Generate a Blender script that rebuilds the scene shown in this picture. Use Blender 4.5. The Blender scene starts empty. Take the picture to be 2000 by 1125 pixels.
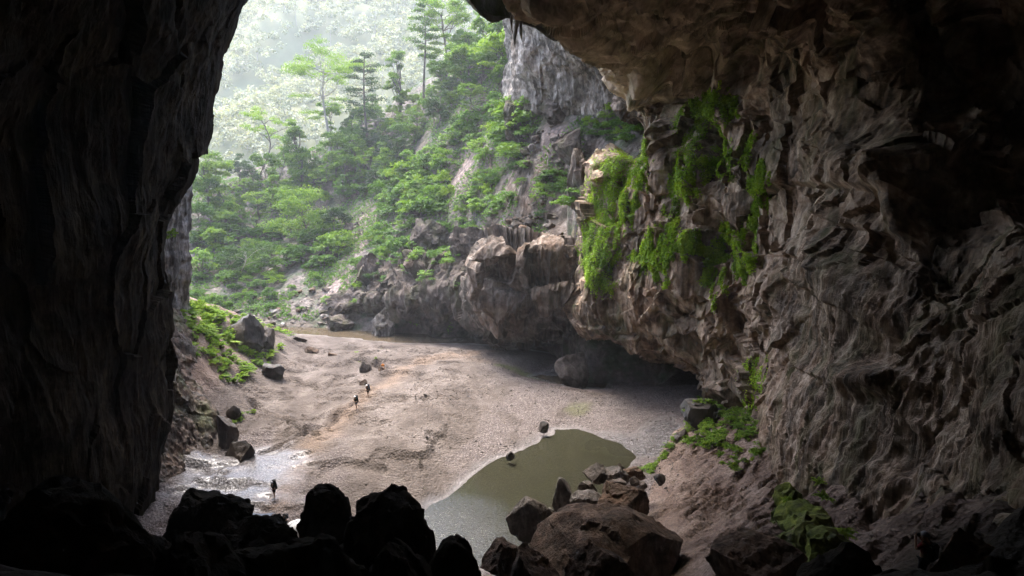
import bpy, bmesh, math
import numpy as np
from mathutils import Vector

rng = np.random.default_rng(11)
sc = bpy.context.scene
COL = sc.collection

# ------------------------------------------------------------------ camera
PITCH = math.radians(10.0)
CAMZ = 34.0
FPX = 1333.0                       # focal length in pixels of a 2000 px wide picture
cam_d = bpy.data.cameras.new('camera')
cam_d.sensor_width = 36.0
cam_d.lens = 36.0 * FPX / 2000.0
cam_d.clip_start = 0.2
cam_d.clip_end = 3000.0
cam = bpy.data.objects.new('camera', cam_d)
COL.objects.link(cam)
cam.location = (0, 0, CAMZ)
cam.rotation_euler = (math.radians(90) - PITCH, 0, 0)
sc.camera = cam

# ------------------------------------------------------------------ world, sun, exposure
SUN_EL = math.radians(65)
SUN_AZ = math.radians(325)          # compass-like angle of the sun measured from +Y towards +X
world = bpy.data.worlds.new('World')
sc.world = world
world.use_nodes = True
wn = world.node_tree.nodes
wl = world.node_tree.links
for n in list(wn):
    wn.remove(n)
sky = wn.new('ShaderNodeTexSky')
sky.sky_type = 'NISHITA'
sky.sun_disc = False
sky.sun_elevation = SUN_EL
sky.sun_rotation = SUN_AZ
sky.air_density = 0.8
sky.dust_density = 3.0
sky.ozone_density = 0.0
bg = wn.new('ShaderNodeBackground')
bg.inputs['Strength'].default_value = 0.15
wo = wn.new('ShaderNodeOutputWorld')
wl.new(sky.outputs[0], bg.inputs[0])
wl.new(bg.outputs[0], wo.inputs[0])

sun_d = bpy.data.lights.new('sun', 'SUN')
sun_d.energy = 1.1
sun_d.angle = math.radians(25)
sun_d.color = (1.0, 0.97, 0.93)
sun = bpy.data.objects.new('sun', sun_d)
COL.objects.link(sun)
sdir = Vector((math.sin(SUN_AZ) * math.cos(SUN_EL), math.cos(SUN_AZ) * math.cos(SUN_EL), math.sin(SUN_EL)))
sun.rotation_euler = (-sdir).to_track_quat('-Z', 'Y').to_euler()

sc.view_settings.view_transform = 'Standard'
sc.view_settings.look = 'None'
sc.view_settings.gamma = 1.0
sc.view_settings.use_curve_mapping = False
sc.view_settings.exposure = 3.15

sc.render.engine = 'CYCLES'
cy = sc.cycles
cy.use_denoising = True
cy.max_bounces = 7
cy.diffuse_bounces = 5
cy.glossy_bounces = 3
cy.transmission_bounces = 3
cy.transparent_max_bounces = 8
cy.volume_bounces = 1
cy.caustics_reflective = False
cy.caustics_refractive = False
cy.sample_clamp_indirect = 8.0

# ------------------------------------------------------------------ helpers: projection
CT, ST = math.cos(PITCH), math.sin(PITCH)


def ray(px, py):
    a = (np.asarray(px, float) - 1000.0) / FPX
    b = (562.5 - np.asarray(py, float)) / FPX
    return a, CT + b * ST, -ST + b * CT


def at(px, py, Y):
    """world point seen at a photograph pixel, at world distance Y"""
    x, y, z = ray(px, py)
    s = np.asarray(Y, float) / y
    return np.stack([x * s, y * s, CAMZ + z * s], -1)


def at_z(px, py, z0):
    x, y, z = ray(px, py)
    s = (np.asarray(z0, float) - CAMZ) / z
    return np.stack([x * s, y * s, CAMZ + z * s], -1)


def proj(P):
    P = np.asarray(P, float)
    dz = P[..., 2] - CAMZ
    f = P[..., 1] * CT - dz * ST
    u = P[..., 1] * ST + dz * CT
    f = np.where(np.abs(f) < 0.05, 0.05, f)
    return 1000 + FPX * P[..., 0] / f, 562.5 - FPX * u / f


# ------------------------------------------------------------------ helpers: noise
LAT = rng.random((4, 48, 48, 48)).astype(np.float32) * 2 - 1


def vn(P, k=0):
    P = np.asarray(P, float)
    i = np.floor(P).astype(np.int64)
    f = P - i
    f = f * f * f * (f * (f * 6 - 15) + 10)
    i0 = i % 48
    i1 = (i + 1) % 48
    L = LAT[k]
    x0, y0, z0 = i0[..., 0], i0[..., 1], i0[..., 2]
    x1, y1, z1 = i1[..., 0], i1[..., 1], i1[..., 2]
    fx, fy, fz = f[..., 0], f[..., 1], f[..., 2]
    a = L[x0, y0, z0] * (1 - fx) + L[x1, y0, z0] * fx
    b = L[x0, y1, z0] * (1 - fx) + L[x1, y1, z0] * fx
    c = L[x0, y0, z1] * (1 - fx) + L[x1, y0, z1] * fx
    d = L[x0, y1, z1] * (1 - fx) + L[x1, y1, z1] * fx
    return (a * (1 - fy) + b * fy) * (1 - fz) + (c * (1 - fy) + d * fy) * fz


ROT = np.array([[0.36, 0.48, -0.8], [-0.8, 0.6, 0.0], [0.48, 0.64, 0.6]])


def fbm(P, octv=4, gain=0.5, k=0, lac=2.03):
    P = np.asarray(P, float)
    s = 0
    a = 1.0
    t = 0
    for o in range(octv):
        s = s + a * vn(P + 7.3 * o, (k + o) % 4)
        t += a
        a *= gain
        P = P @ ROT.T * lac
    return s / t * 1.6


def ridged(P, octv=3, gain=0.5, k=0):
    P = np.asarray(P, float)
    s = 0
    a = 1.0
    t = 0
    for o in range(octv):
        s = s + a * (1 - 2 * np.abs(vn(P + 3.1 * o, (k + o) % 4)))
        t += a
        a *= gain
        P = P * 2.1
    return s / t


def worley(P, k=0):
    """F1 and F2-F1 of a jittered cell pattern"""
    P = np.asarray(P, float)
    i = np.floor(P).astype(np.int64)
    f1 = np.full(P.shape[:-1], 9.0)
    f2 = np.full(P.shape[:-1], 9.0)
    idv = np.zeros(P.shape[:-1])
    for dx in (-1, 0, 1):
        for dy in (-1, 0, 1):
            for dz in (-1, 0, 1):
                c = i + np.array([dx, dy, dz])
                m = c % 48
                j = np.stack([LAT[q][m[..., 0], m[..., 1], m[..., 2]] for q in range(3)], -1) * 0.5 + 0.5
                d = np.linalg.norm(c + j - P, axis=-1)
                h = LAT[3][m[..., 0], m[..., 1], m[..., 2]]
                near = d < f1
                f2 = np.where(near, f1, np.minimum(f2, d))
                idv = np.where(near, h, idv)
                f1 = np.where(near, d, f1)
    return f1, f2 - f1, idv


def facets(P, slope=0.6, k=0):
    """crystalline rock relief: every cell of a jittered pattern is a tilted plane with its own offset"""
    P = np.asarray(P, float)
    i = np.floor(P).astype(np.int64)
    f1 = np.full(P.shape[:-1], 9.0)
    val = np.zeros(P.shape[:-1])
    for dx in (-1, 0, 1):
        for dy in (-1, 0, 1):
            for dz in (-1, 0, 1):
                c = i + np.array([dx, dy, dz])
                m = (c + 5 * k) % 48
                h = [LAT[q][m[..., 0], m[..., 1], m[..., 2]] for q in range(4)]
                rel = P - c - (np.stack(h[:3], -1) * 0.5 + 0.5)
                d = np.linalg.norm(rel, axis=-1)
                near = d < f1
                g = np.stack([h[3], h[0] * 1.3, h[1] * 1.3], -1)
                val = np.where(near, slope * (rel * g).sum(-1) + 0.45 * h[2], val)
                f1 = np.where(near, d, f1)
    return val


def warp(P, s, a):
    return P + a * np.stack([fbm(P / s, 3), fbm(P / s + 4.7, 3), fbm(P / s + 8.3, 3)], -1)


def sstep(a, b, x):
    t = np.clip((x - a) / (b - a), 0, 1)
    return t * t * (3 - 2 * t)


# ------------------------------------------------------------------ helpers: meshes and objects
def mesh_np(name, V, F, mat=None, smooth=True, attrs=None):
    V = np.ascontiguousarray(V, np.float32).reshape(-1, 3)
    F = np.ascontiguousarray(F, np.int32)
    k = F.shape[1]
    me = bpy.data.meshes.new(name)
    me.vertices.add(len(V))
    me.vertices.foreach_set('co', V.ravel())
    me.loops.add(F.size)
    me.loops.foreach_set('vertex_index', F.ravel())
    me.polygons.add(len(F))
    me.polygons.foreach_set('loop_start', np.arange(0, F.size, k, dtype=np.int32))
    try:
        me.polygons.foreach_set('loop_total', np.full(len(F), k, np.int32))
    except Exception:
        pass
    me.polygons.foreach_set('use_smooth', np.full(len(F), bool(smooth)))
    if attrs:
        for an, av in attrs.items():
            at_ = me.attributes.new(an, 'FLOAT', 'POINT')
            at_.data.foreach_set('value', np.ascontiguousarray(av, np.float32).ravel())
    me.update(calc_edges=True)
    me.validate()
    if mat:
        me.materials.append(mat)
    return me


def crisp(me, deg):
    """hard edges where the rock breaks"""
    me.set_sharp_from_angle(angle=math.radians(deg))
    return me


def obj(name, me, parent=None):
    o = bpy.data.objects.new(name, me)
    COL.objects.link(o)
    if parent is not None:
        o.parent = parent
    return o


def tag(o, label=None, cat=None, group=None, kind=None):
    if label:
        o['label'] = label
    if cat:
        o['category'] = cat
    if group:
        o['group'] = group
    if kind:
        o['kind'] = kind
    return o


def empty(name, loc, label, cat, group=None):
    o = bpy.data.objects.new(name, None)
    o.empty_display_size = 0.3
    COL.objects.link(o)
    o.location = loc
    return tag(o, label, cat, group)


def copy_tree(root, loc, rotz, scale, label, group):
    r = root.copy()
    COL.objects.link(r)
    r.location = loc
    r.rotation_euler = (0, 0, rotz)
    r.scale = scale
    tag(r, label, None, group)
    for ch in root.children:
        c = ch.copy()
        COL.objects.link(c)
        c.parent = r
    return r


def gridF(nu, nv, wrap=False):
    i = np.arange(nu - (0 if wrap else 1))
    j = np.arange(nv - 1)
    I, J = np.meshgrid(i, j, indexing='ij')
    I2 = (I + 1) % nu
    return np.stack([I * nv + J, I2 * nv + J, I2 * nv + J + 1, I * nv + J + 1], -1).reshape(-1, 4)


def catmull(C, n, weights=None):
    """resample a control array along axis 0 to n points"""
    m = len(C)
    if weights is None:
        t = np.linspace(0, m - 1, n)
    else:
        w = np.asarray(weights, float)
        cum = np.concatenate([[0], np.cumsum(w)])
        t = np.interp(np.linspace(0, cum[-1], n), cum, np.arange(m))
    i = np.clip(np.floor(t).astype(int), 0, m - 2)
    f = (t - i).reshape((-1,) + (1,) * (C.ndim - 1))
    p0 = C[np.clip(i - 1, 0, m - 1)]
    p1 = C[i]
    p2 = C[i + 1]
    p3 = C[np.clip(i + 2, 0, m - 1)]
    return 0.5 * (2 * p1 + (p2 - p0) * f + (2 * p0 - 5 * p1 + 4 * p2 - p3) * f ** 2 + (3 * p1 - p0 - 3 * p2 + p3) * f ** 3)


def loft(C, nu, nv, wu=None, wv=None):
    C = np.asarray(C, float)
    A = catmull(C, nu, wu)
    A = catmull(A.transpose(1, 0, 2), nv, wv).transpose(1, 0, 2)
    return A


def grid_normals(G):
    du = np.gradient(G, axis=0)
    dv = np.gradient(G, axis=1)
    n = np.cross(du, dv)
    n /= np.linalg.norm(n, axis=-1, keepdims=True) + 1e-9
    return n


def facing(N, G, target):
    """flip normals so that they look at the target point"""
    s = np.sign(((np.asarray(target) - G) * N).sum(-1).mean())
    return N * (s if s != 0 else 1)


def tps(pts, vals, reg=0.02):
    pts = np.asarray(pts, float)
    n = len(pts)

    def phi(r):
        return np.where(r > 1e-6, r * r * np.log(np.maximum(r, 1e-6)), 0)
    S = 50.0
    p = pts / S
    K = phi(np.linalg.norm(p[:, None] - p[None], axis=-1)) + reg * np.eye(n)
    Pm = np.c_[np.ones(n), p]
    A = np.block([[K, Pm], [Pm.T, np.zeros((3, 3))]])
    sol = np.linalg.solve(A, np.r_[np.asarray(vals, float), 0, 0, 0])

    def f(X, Y):
        X = np.asarray(X, float)
        Y = np.asarray(Y, float)
        q = np.stack([X, Y], -1) / S
        out = sol[n] + sol[n + 1] * q[..., 0] + sol[n + 2] * q[..., 1]
        for k in range(n):
            out = out + sol[k] * phi(np.hypot(q[..., 0] - p[k, 0], q[..., 1] - p[k, 1]))
        return out
    return f


def seg_dist(X, Y, poly, closed=False):
    """distance to a polyline, and the position along it"""
    poly = np.asarray(poly, float)
    q = np.roll(poly, -1, 0) if closed else poly[1:]
    p = poly if closed else poly[:-1]
    best = np.full(np.shape(X), 1e9)
    for a, b in zip(p, q):
        d = b - a
        t = np.clip(((X - a[0]) * d[0] + (Y - a[1]) * d[1]) / (d @ d + 1e-9), 0, 1)
        best = np.minimum(best, np.hypot(X - a[0] - t * d[0], Y - a[1] - t * d[1]))
    return best


def inside(X, Y, poly):
    poly = np.asarray(poly, float)
    r = np.zeros(np.shape(X), bool)
    n = len(poly)
    for k in range(n):
        x0, y0 = poly[k]
        x1, y1 = poly[(k + 1) % n]
        c = ((y0 > Y) != (y1 > Y)) & (X < (x1 - x0) * (Y - y0) / (y1 - y0 + 1e-12) + x0)
        r ^= c
    return r


def sdf(X, Y, poly):
    d = seg_dist(X, Y, poly, True)
    return np.where(inside(X, Y, poly), -d, d)


# ------------------------------------------------------------------ helpers: materials
def new_mat(name):
    m = bpy.data.materials.new(name)
    m.use_nodes = True
    nt = m.node_tree
    for n in list(nt.nodes):
        nt.nodes.remove(n)
    out = nt.nodes.new('ShaderNodeOutputMaterial')
    return m, nt, out


class NT:
    def __init__(self, nt):
        self.nt = nt

    def n(self, t, **kw):
        nd = self.nt.nodes.new(t)
        for k, v in kw.items():
            setattr(nd, k, v)
        return nd

    def l(self, a, b):
        self.nt.links.new(a, b)

    def pos(self, scale=(1, 1, 1), rot=(0, 0, 0), loc=(0, 0, 0)):
        g = self.n('ShaderNodeNewGeometry')
        m = self.n('ShaderNodeMapping')
        m.inputs['Scale'].default_value = scale
        m.inputs['Rotation'].default_value = rot
        m.inputs['Location'].default_value = loc
        self.l(g.outputs['Position'], m.inputs['Vector'])
        return m.outputs[0]

    def noise(self, vec, scale, detail=5, rough=0.55, dist=0.0):
        t = self.n('ShaderNodeTexNoise')
        t.inputs['Scale'].default_value = scale
        t.inputs['Detail'].default_value = detail
        t.inputs['Roughness'].default_value = rough
        t.inputs['Distortion'].default_value = dist
        self.l(vec, t.inputs['Vector'])
        return t.outputs['Fac']

    def voro(self, vec, scale, feature='F1'):
        t = self.n('ShaderNodeTexVoronoi')
        t.feature = feature
        t.inputs['Scale'].default_value = scale
        self.l(vec, t.inputs['Vector'])
        return t.outputs['Distance']

    def ramp(self, fac, stops):
        r = self.n('ShaderNodeValToRGB')
        el = r.color_ramp.elements
        while len(el) > 1:
            el.remove(el[-1])
        el[0].position, el[0].color = stops[0][0], tuple(stops[0][1]) + (1,)
        for p, c in stops[1:]:
            e = el.new(p)
            e.color = tuple(c) + (1,)
        self.l(fac, r.inputs['Fac'])
        return r.outputs['Color']

    def maprange(self, v, a, b, c=0.0, d=1.0):
        m = self.n('ShaderNodeMapRange')
        m.inputs[1].default_value = a
        m.inputs[2].default_value = b
        m.inputs[3].default_value = c
        m.inputs[4].default_value = d
        self.l(v, m.inputs[0])
        return m.outputs[0]

    def mix(self, fac, a, b, mode='MIX'):
        m = self.n('ShaderNodeMix', data_type='RGBA', blend_type=mode)
        if isinstance(fac, (int, float)):
            m.inputs[0].default_value = fac
        else:
            self.l(fac, m.inputs[0])
        for s, v in ((m.inputs[6], a), (m.inputs[7], b)):
            if isinstance(v, (tuple, list)):
                s.default_value = tuple(v) + (1,) if len(v) == 3 else v
            else:
                self.l(v, s)
        return m.outputs[2]

    def math(self, op, a, b=None):
        m = self.n('ShaderNodeMath', operation=op)
        for s, v in ((m.inputs[0], a), (m.inputs[1], b)):
            if v is None:
                continue
            if isinstance(v, (int, float)):
                s.default_value = v
            else:
                self.l(v, s)
        return m.outputs[0]

    def attr(self, name):
        a = self.n('ShaderNodeAttribute')
        a.attribute_name = name
        return a.outputs['Fac']

    def bump(self, h, dist, strength=1.0, normal=None):
        b = self.n('ShaderNodeBump')
        b.inputs['Strength'].default_value = strength
        b.inputs['Distance'].default_value = dist
        self.l(h, b.inputs['Height'])
        if normal is not None:
            self.l(normal, b.inputs['Normal'])
        return b.outputs[0]


def rock_mat(name, dark, mid, pale, scale=1.0, streak=0.6, wet=0.0, stain=(0.05, 0.045, 0.035), green=0.0, warm=(0.30, 0.19, 0.12), warm_amt=0.35, bump=0.35, tilt=(0, 0, 0), tan=None, flute=False):
    m, nt, out = new_mat(name)
    N = NT(nt)
    p = N.pos()
    big = N.noise(p, 0.10 * scale, 4, 0.6)
    med = N.noise(p, 0.55 * scale, 7, 0.62, 0.4)
    fine = N.noise(p, 3.2 * scale, 6, 0.65)
    pv = N.pos(scale=(0.85 * scale, 0.85 * scale, 0.075 * scale), rot=tilt)
    strk = N.noise(pv, 1.0, 6, 0.6, 0.25)
    fstr = N.noise(N.pos(scale=(3.0 * scale, 3.0 * scale, 0.16 * scale), rot=tilt, loc=(2, 7, 5)), 1.0, 5, 0.6, 0.15)
    base = N.ramp(med, [(0.34, dark), (0.49, mid), (0.64, pale)])
    base = N.mix(N.maprange(big, 0.48, 0.66, 0.0, warm_amt), base, warm)
    blot = N.noise(N.pos(scale=(0.16 * scale, 0.16 * scale, 0.07 * scale), rot=tilt, loc=(31, 12, 3)), 1.0, 7, 0.65, 0.6)
    base = N.mix(N.maprange(blot, 0.50, 0.58, 0.0, min(1.0, 0.95 * streak)), base, N.mix(0.25, stain, dark))
    base = N.mix(N.maprange(strk, 0.50, 0.62, 0.0, streak), base, stain)
    fl_w = N.maprange(N.attr('flute'), 0.0, 1.0, 0.22, 1.0) if flute else 1.0
    base = N.mix(N.math('MULTIPLY', N.maprange(fstr, 0.40, 0.60, 0.65 * streak, 0.0), fl_w), base, N.mix(1.0, base, (0.32, 0.30, 0.28), 'MULTIPLY'))
    pale2 = N.mix(0.5, pale, (0.42, 0.39, 0.35)) if max(pale) > 0.2 else pale
    strk2 = N.noise(N.pos(scale=(1.1 * scale, 1.1 * scale, 0.11 * scale), rot=tilt, loc=(17, 4, 9)), 1.0, 5, 0.6, 0.3)
    base = N.mix(N.maprange(strk2, 0.56, 0.68, 0.0, 0.6 * streak), base, pale2)
    if tan:
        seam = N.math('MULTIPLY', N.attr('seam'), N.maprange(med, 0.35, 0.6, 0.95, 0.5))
        base = N.mix(N.math('MULTIPLY', N.attr('tan'), 0.8), base, N.ramp(med, [(0.3, tuple(0.45 * x for x in tan)), (0.5, tan), (0.7, tuple(min(1.0, 1.35 * x) for x in tan))]))  # tan roof rock, made paler to stand in for weak bounce light
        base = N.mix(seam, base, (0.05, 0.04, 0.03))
    if green > 0:
        g = N.noise(N.pos(scale=(0.35, 0.35, 0.12), loc=(3, 8, 1)), 1.0, 6, 0.65)
        base = N.mix(N.maprange(g, 0.50, 0.66, 0.0, green), base, (0.085, 0.11, 0.035))
    base = N.mix(N.maprange(fine, 0.3, 0.75, 0.0, 0.45), base, N.mix(1.0, base, (0.5, 0.48, 0.46), 'MULTIPLY'))
    b = N.n('ShaderNodeBsdfPrincipled')
    N.l(base, b.inputs['Base Color'])
    r = N.maprange(strk, 0.35, 0.65, 0.97, 0.85 - 0.6 * wet)
    N.l(r, b.inputs['Roughness'])
    b.inputs['Specular IOR Level'].default_value = 0.06 + 0.5 * wet
    h = N.math('ADD', N.math('MULTIPLY', med, 0.35), N.math('ADD', N.math('MULTIPLY', fine, 0.38), N.math('MULTIPLY', N.math('MULTIPLY', fstr, 0.8), fl_w)))
    N.l(N.bump(h, bump / scale, 0.9), b.inputs['Normal'])
    N.l(b.outputs[0], out.inputs[0])
    return m


def leaf_mat(name, c_dark, c_mid, c_light, trans=0.45, obj_var=0.5):
    m, nt, out = new_mat(name)
    N = NT(nt)
    t = N.attr('tint')
    oi = N.n('ShaderNodeObjectInfo')
    f = N.math('ADD', N.math('MULTIPLY', t, 1.0 - obj_var * 0.6), N.math('MULTIPLY', oi.outputs['Random'], obj_var * 0.6))
    col = N.ramp(f, [(0.0, c_dark), (0.5, c_mid), (1.0, c_light)])
    d = N.n('ShaderNodeBsdfPrincipled')
    d.inputs['Roughness'].default_value = 0.55
    d.inputs['Specular IOR Level'].default_value = 0.25
    N.l(col, d.inputs['Base Color'])
    tr = N.n('ShaderNodeBsdfTranslucent')
    N.l(N.mix(1.0, col, (1.25, 1.2, 0.6), 'MULTIPLY'), tr.inputs['Color'])
    mx = N.n('ShaderNodeMixShader')
    mx.inputs[0].default_value = trans
    N.l(d.outputs[0], mx.inputs[1])
    N.l(tr.outputs[0], mx.inputs[2])
    N.l(mx.outputs[0], out.inputs[0])
    return m


def plain_mat(name, col, rough=0.7, noise_amt=0.25, nscale=6.0, spec=0.4):
    m, nt, out = new_mat(name)
    N = NT(nt)
    tc = N.n('ShaderNodeTexCoord')
    nz = N.noise(tc.outputs['Object'], nscale, 4)
    c = N.mix(N.maprange(nz, 0.3, 0.7, 0, noise_amt), col, tuple(x * 0.45 for x in col))
    b = N.n('ShaderNodeBsdfPrincipled')
    N.l(c, b.inputs['Base Color'])
    b.inputs['Roughness'].default_value = rough
    b.inputs['Specular IOR Level'].default_value = spec
    N.l(b.outputs[0], out.inputs[0])
    return m


M = {}
M['rock_right'] = rock_mat('rock_right', (0.09, 0.063, 0.044), (0.32, 0.228, 0.16), (0.60, 0.475, 0.36), 1.0, 0.6, 0.15, green=0.4, flute=True, tan=(0.52, 0.41, 0.295))
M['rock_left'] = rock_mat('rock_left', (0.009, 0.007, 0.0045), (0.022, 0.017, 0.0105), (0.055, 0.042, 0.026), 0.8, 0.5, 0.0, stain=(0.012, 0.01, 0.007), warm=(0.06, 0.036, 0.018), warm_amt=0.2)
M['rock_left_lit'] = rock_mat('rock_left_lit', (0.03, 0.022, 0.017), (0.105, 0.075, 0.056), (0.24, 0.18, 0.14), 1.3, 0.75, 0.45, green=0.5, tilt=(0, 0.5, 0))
M['rock_pale'] = rock_mat('rock_pale', (0.12, 0.11, 0.10), (0.30, 0.275, 0.255), (0.50, 0.47, 0.44), 1.0, 0.7, 0.0, warm=(0.26, 0.18, 0.115), warm_amt=0.4)
M['rock_ledge'] = rock_mat('rock_ledge', (0.055, 0.043, 0.036), (0.16, 0.128, 0.105), (0.30, 0.26, 0.225), 0.9, 0.7, 0.0, warm_amt=0.3)
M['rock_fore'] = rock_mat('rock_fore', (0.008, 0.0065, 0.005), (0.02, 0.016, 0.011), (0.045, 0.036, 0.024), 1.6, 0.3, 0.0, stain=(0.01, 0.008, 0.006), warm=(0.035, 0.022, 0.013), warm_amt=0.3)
M['rock_brown'] = rock_mat('rock_brown', (0.04, 0.028, 0.021), (0.115, 0.078, 0.057), (0.24, 0.17, 0.125), 1.7, 0.35, 0.1, warm_amt=0.4, bump=0.55)
M['rock_grey'] = rock_mat('rock_grey', (0.045, 0.038, 0.034), (0.11, 0.095, 0.083), (0.23, 0.20, 0.178), 1.8, 0.35, 0.25, warm_amt=0.2, bump=0.55)
M['rock_black'] = rock_mat('rock_black', (0.012, 0.010, 0.009), (0.028, 0.024, 0.021), (0.07, 0.06, 0.052), 1.8, 0.2, 0.8, warm_amt=0.15, bump=0.25)
M['rock_bank'] = rock_mat('rock_bank', (0.03, 0.025, 0.022), (0.085, 0.07, 0.061), (0.19, 0.163, 0.145), 1.2, 0.3, 0.0, green=0.3, warm=(0.095, 0.062, 0.045), warm_amt=0.4)
M['mossy'] = rock_mat('mossy', (0.05, 0.07, 0.015), (0.13, 0.165, 0.03), (0.26, 0.30, 0.055), 2.0, 0.35, 0.2, warm=(0.10, 0.08, 0.04), warm_amt=0.5, bump=0.2)
M['leaf_tree'] = leaf_mat('leaf_tree', (0.035, 0.08, 0.013), (0.09, 0.18, 0.024), (0.20, 0.31, 0.045))
M['leaf_bright'] = leaf_mat('leaf_bright', (0.06, 0.13, 0.016), (0.13, 0.235, 0.028), (0.24, 0.35, 0.05))
M['leaf_dark'] = leaf_mat('leaf_dark', (0.014, 0.034, 0.015), (0.03, 0.068, 0.02), (0.065, 0.12, 0.03))
M['leaf_shrub'] = leaf_mat('leaf_shrub', (0.035, 0.08, 0.015), (0.08, 0.17, 0.027), (0.18, 0.29, 0.052), obj_var=0.9)
M['leaf_moss'] = leaf_mat('leaf_moss', (0.08, 0.155, 0.012), (0.215, 0.355, 0.02), (0.42, 0.54, 0.04), 0.4, 0.3)
M['leaf_fern'] = leaf_mat('leaf_fern', (0.06, 0.125, 0.016), (0.15, 0.265, 0.03), (0.31, 0.42, 0.06), 0.45, 0.6)
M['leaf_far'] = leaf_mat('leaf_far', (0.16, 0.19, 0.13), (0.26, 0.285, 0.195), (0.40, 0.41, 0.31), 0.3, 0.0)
M['bark'] = plain_mat('bark', (0.11, 0.09, 0.075), 0.9, 0.5, 2.0, 0.2)
M['bark_pale'] = plain_mat('bark_pale', (0.32, 0.30, 0.27), 0.9, 0.4, 2.0, 0.2)

print('helpers ready')

# ================================================================== ground functions
POOL_PX = [(760, 1022), (800, 1017), (838, 995), (850, 984), (890, 963), (925, 932), (960, 906), (1000, 886), (1035, 868), (1065, 850), (1095, 840), (1125, 838),
           (1150, 846), (1175, 857), (1210, 868), (1238, 884), (1246, 893), (1232, 904), (1212, 922), (1190, 955), (1150, 985), (1100, 1010), (1090, 1060), (1000, 1090), (940, 1110), (860, 1110), (780, 1060)]
RIVER_PX = [(470, 640), (560, 651), (625, 654), (690, 661), (760, 668), (830, 670), (900, 671), (980, 674), (1080, 690), (1180, 720), (1230, 725), (1150, 690), (1050, 660), (950, 646), (850, 640), (700, 630), (600, 630), (500, 620)]
CREEK_PX = [(1035, 735), (1085, 748), (1140, 757), (1185, 757), (1190, 748), (1150, 740), (1110, 735), (1060, 730)]
POOL = at_z(*catmull(np.array(POOL_PX + POOL_PX[:1], float), 90)[:-1].T, 0.0)[:, :2]
RIVER = at_z(*np.array(RIVER_PX).T, 0.0)[:, :2]
CREEK = at_z(*np.array(CREEK_PX).T, 0.2)[:, :2]

# points of the cave floor: pixel, height
FLOOR = [(900, 780, 1.9), (700, 780, 2.0), (600, 850, 1.9), (500, 950, 0.7), (450, 905, 0.9), (420, 990, 0.5), (800, 930, 1.6), (700, 700, 2.0), (820, 700, 1.6),
         (600, 665, 1.2), (1200, 790, 1.2), (1050, 700, 0.7), (1300, 800, 1.4), (1100, 800, 1.2), (950, 860, 1.2), (650, 960, 1.3), (560, 1010, 0.6), (720, 1010, 1.0),
         (480, 800, 2.3), (440, 770, 3.6), (400, 700, 9.0), (365, 612, 13.5), (480, 700, 5.0), (500, 630, 6.0), (555, 655, 2.2), (560, 700, 2.0), (430, 600, 12.0), (520, 760, 2.0),
         (1250, 905, 1.3), (1330, 880, 3.2), (1400, 860, 4.8), (1450, 880, 6.2), (1400, 950, 5.2), (1320, 960, 3.4), (1330, 1010, 5.0), (1240, 1000, 2.0), (1480, 950, 7.6),
         (1450, 1050, 9.5), (1540, 1060, 12.5), (1200, 1075, 3.5), (1100, 1085, 2.0), (1400, 1110, 11.0), (1600, 1120, 17.5), (1450, 800, 4.0), (1380, 800, 2.6)]
fp = [tuple(at_z(a, b, z)[:2]) for a, b, z in FLOOR]
fz = [z for _, _, z in FLOOR]
for X, Y, z in [(0, -10, 30.5), (-15, -10, 30.5), (15, -10, 30), (0, 4, 30), (-10, 4, 30), (10, 5, 28.5), (-18, 12, 26.5), (-6, 12, 25.5), (6, 13, 23.5), (-22, 22, 19.5), (-8, 22, 17.5), (3, 24, 13.5), (-26, 34, 10.5),
                (-12, 34, 9.5), (0, 36, 6.5), (8, 34, 8), (-28, 46, 3.0), (-14, 48, 2.0), (12, 20, 21.5), (12, 28, 15), (24, 20, 24), (30, 40, 18), (35, 60, 14), (38, 80, 9), (45, 100, 3), (30, 110, 1), (10, 130, 0), (-60, 100, 14), (-60, 130, 5), (-60, 60, 4), (-50, 30, 14), (20, 95, 0.8)]:
    fp.append((X, Y))
    fz.append(z)
floor_base = tps(fp, fz, 0.01)

SCARPS = [  # pixel polyline, half width m, depth m
    ([(492, 793), (520, 806), (548, 815), (572, 828), (588, 843), (612, 853)], 0.45, 0.9),
    ([(700, 788), (676, 803), (660, 818), (640, 832), (606, 846), (580, 858)], 0.5, 0.55),
    ([(655, 688), (690, 690), (716, 692), (750, 700)], 0.5, 0.5),
    ([(700, 706), (725, 712), (745, 720), (752, 724)], 0.6, 0.7),
    ([(585, 742), (610, 750), (630, 757), (665, 768)], 0.3, 0.25),
    ([(500, 880), (540, 868), (570, 862)], 0.4, 0.4),
    ([(640, 726), (665, 732), (690, 728)], 0.4, 0.35),
    ([(1005, 728), (1050, 742), (1100, 751), (1140, 758)], 0.5, 0.35),
]
SC_W = [(at_z(*np.array(p).T, 1.8)[:, :2], w, d) for p, w, d in SCARPS]
TRACK = at_z(*np.array([(965, 672), (900, 690), (850, 700), (790, 728), (722, 772), (694, 797), (660, 830), (632, 858), (606, 885), (578, 915), (556, 945), (540, 975)]).T, 1.8)[:, :2]


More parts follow.
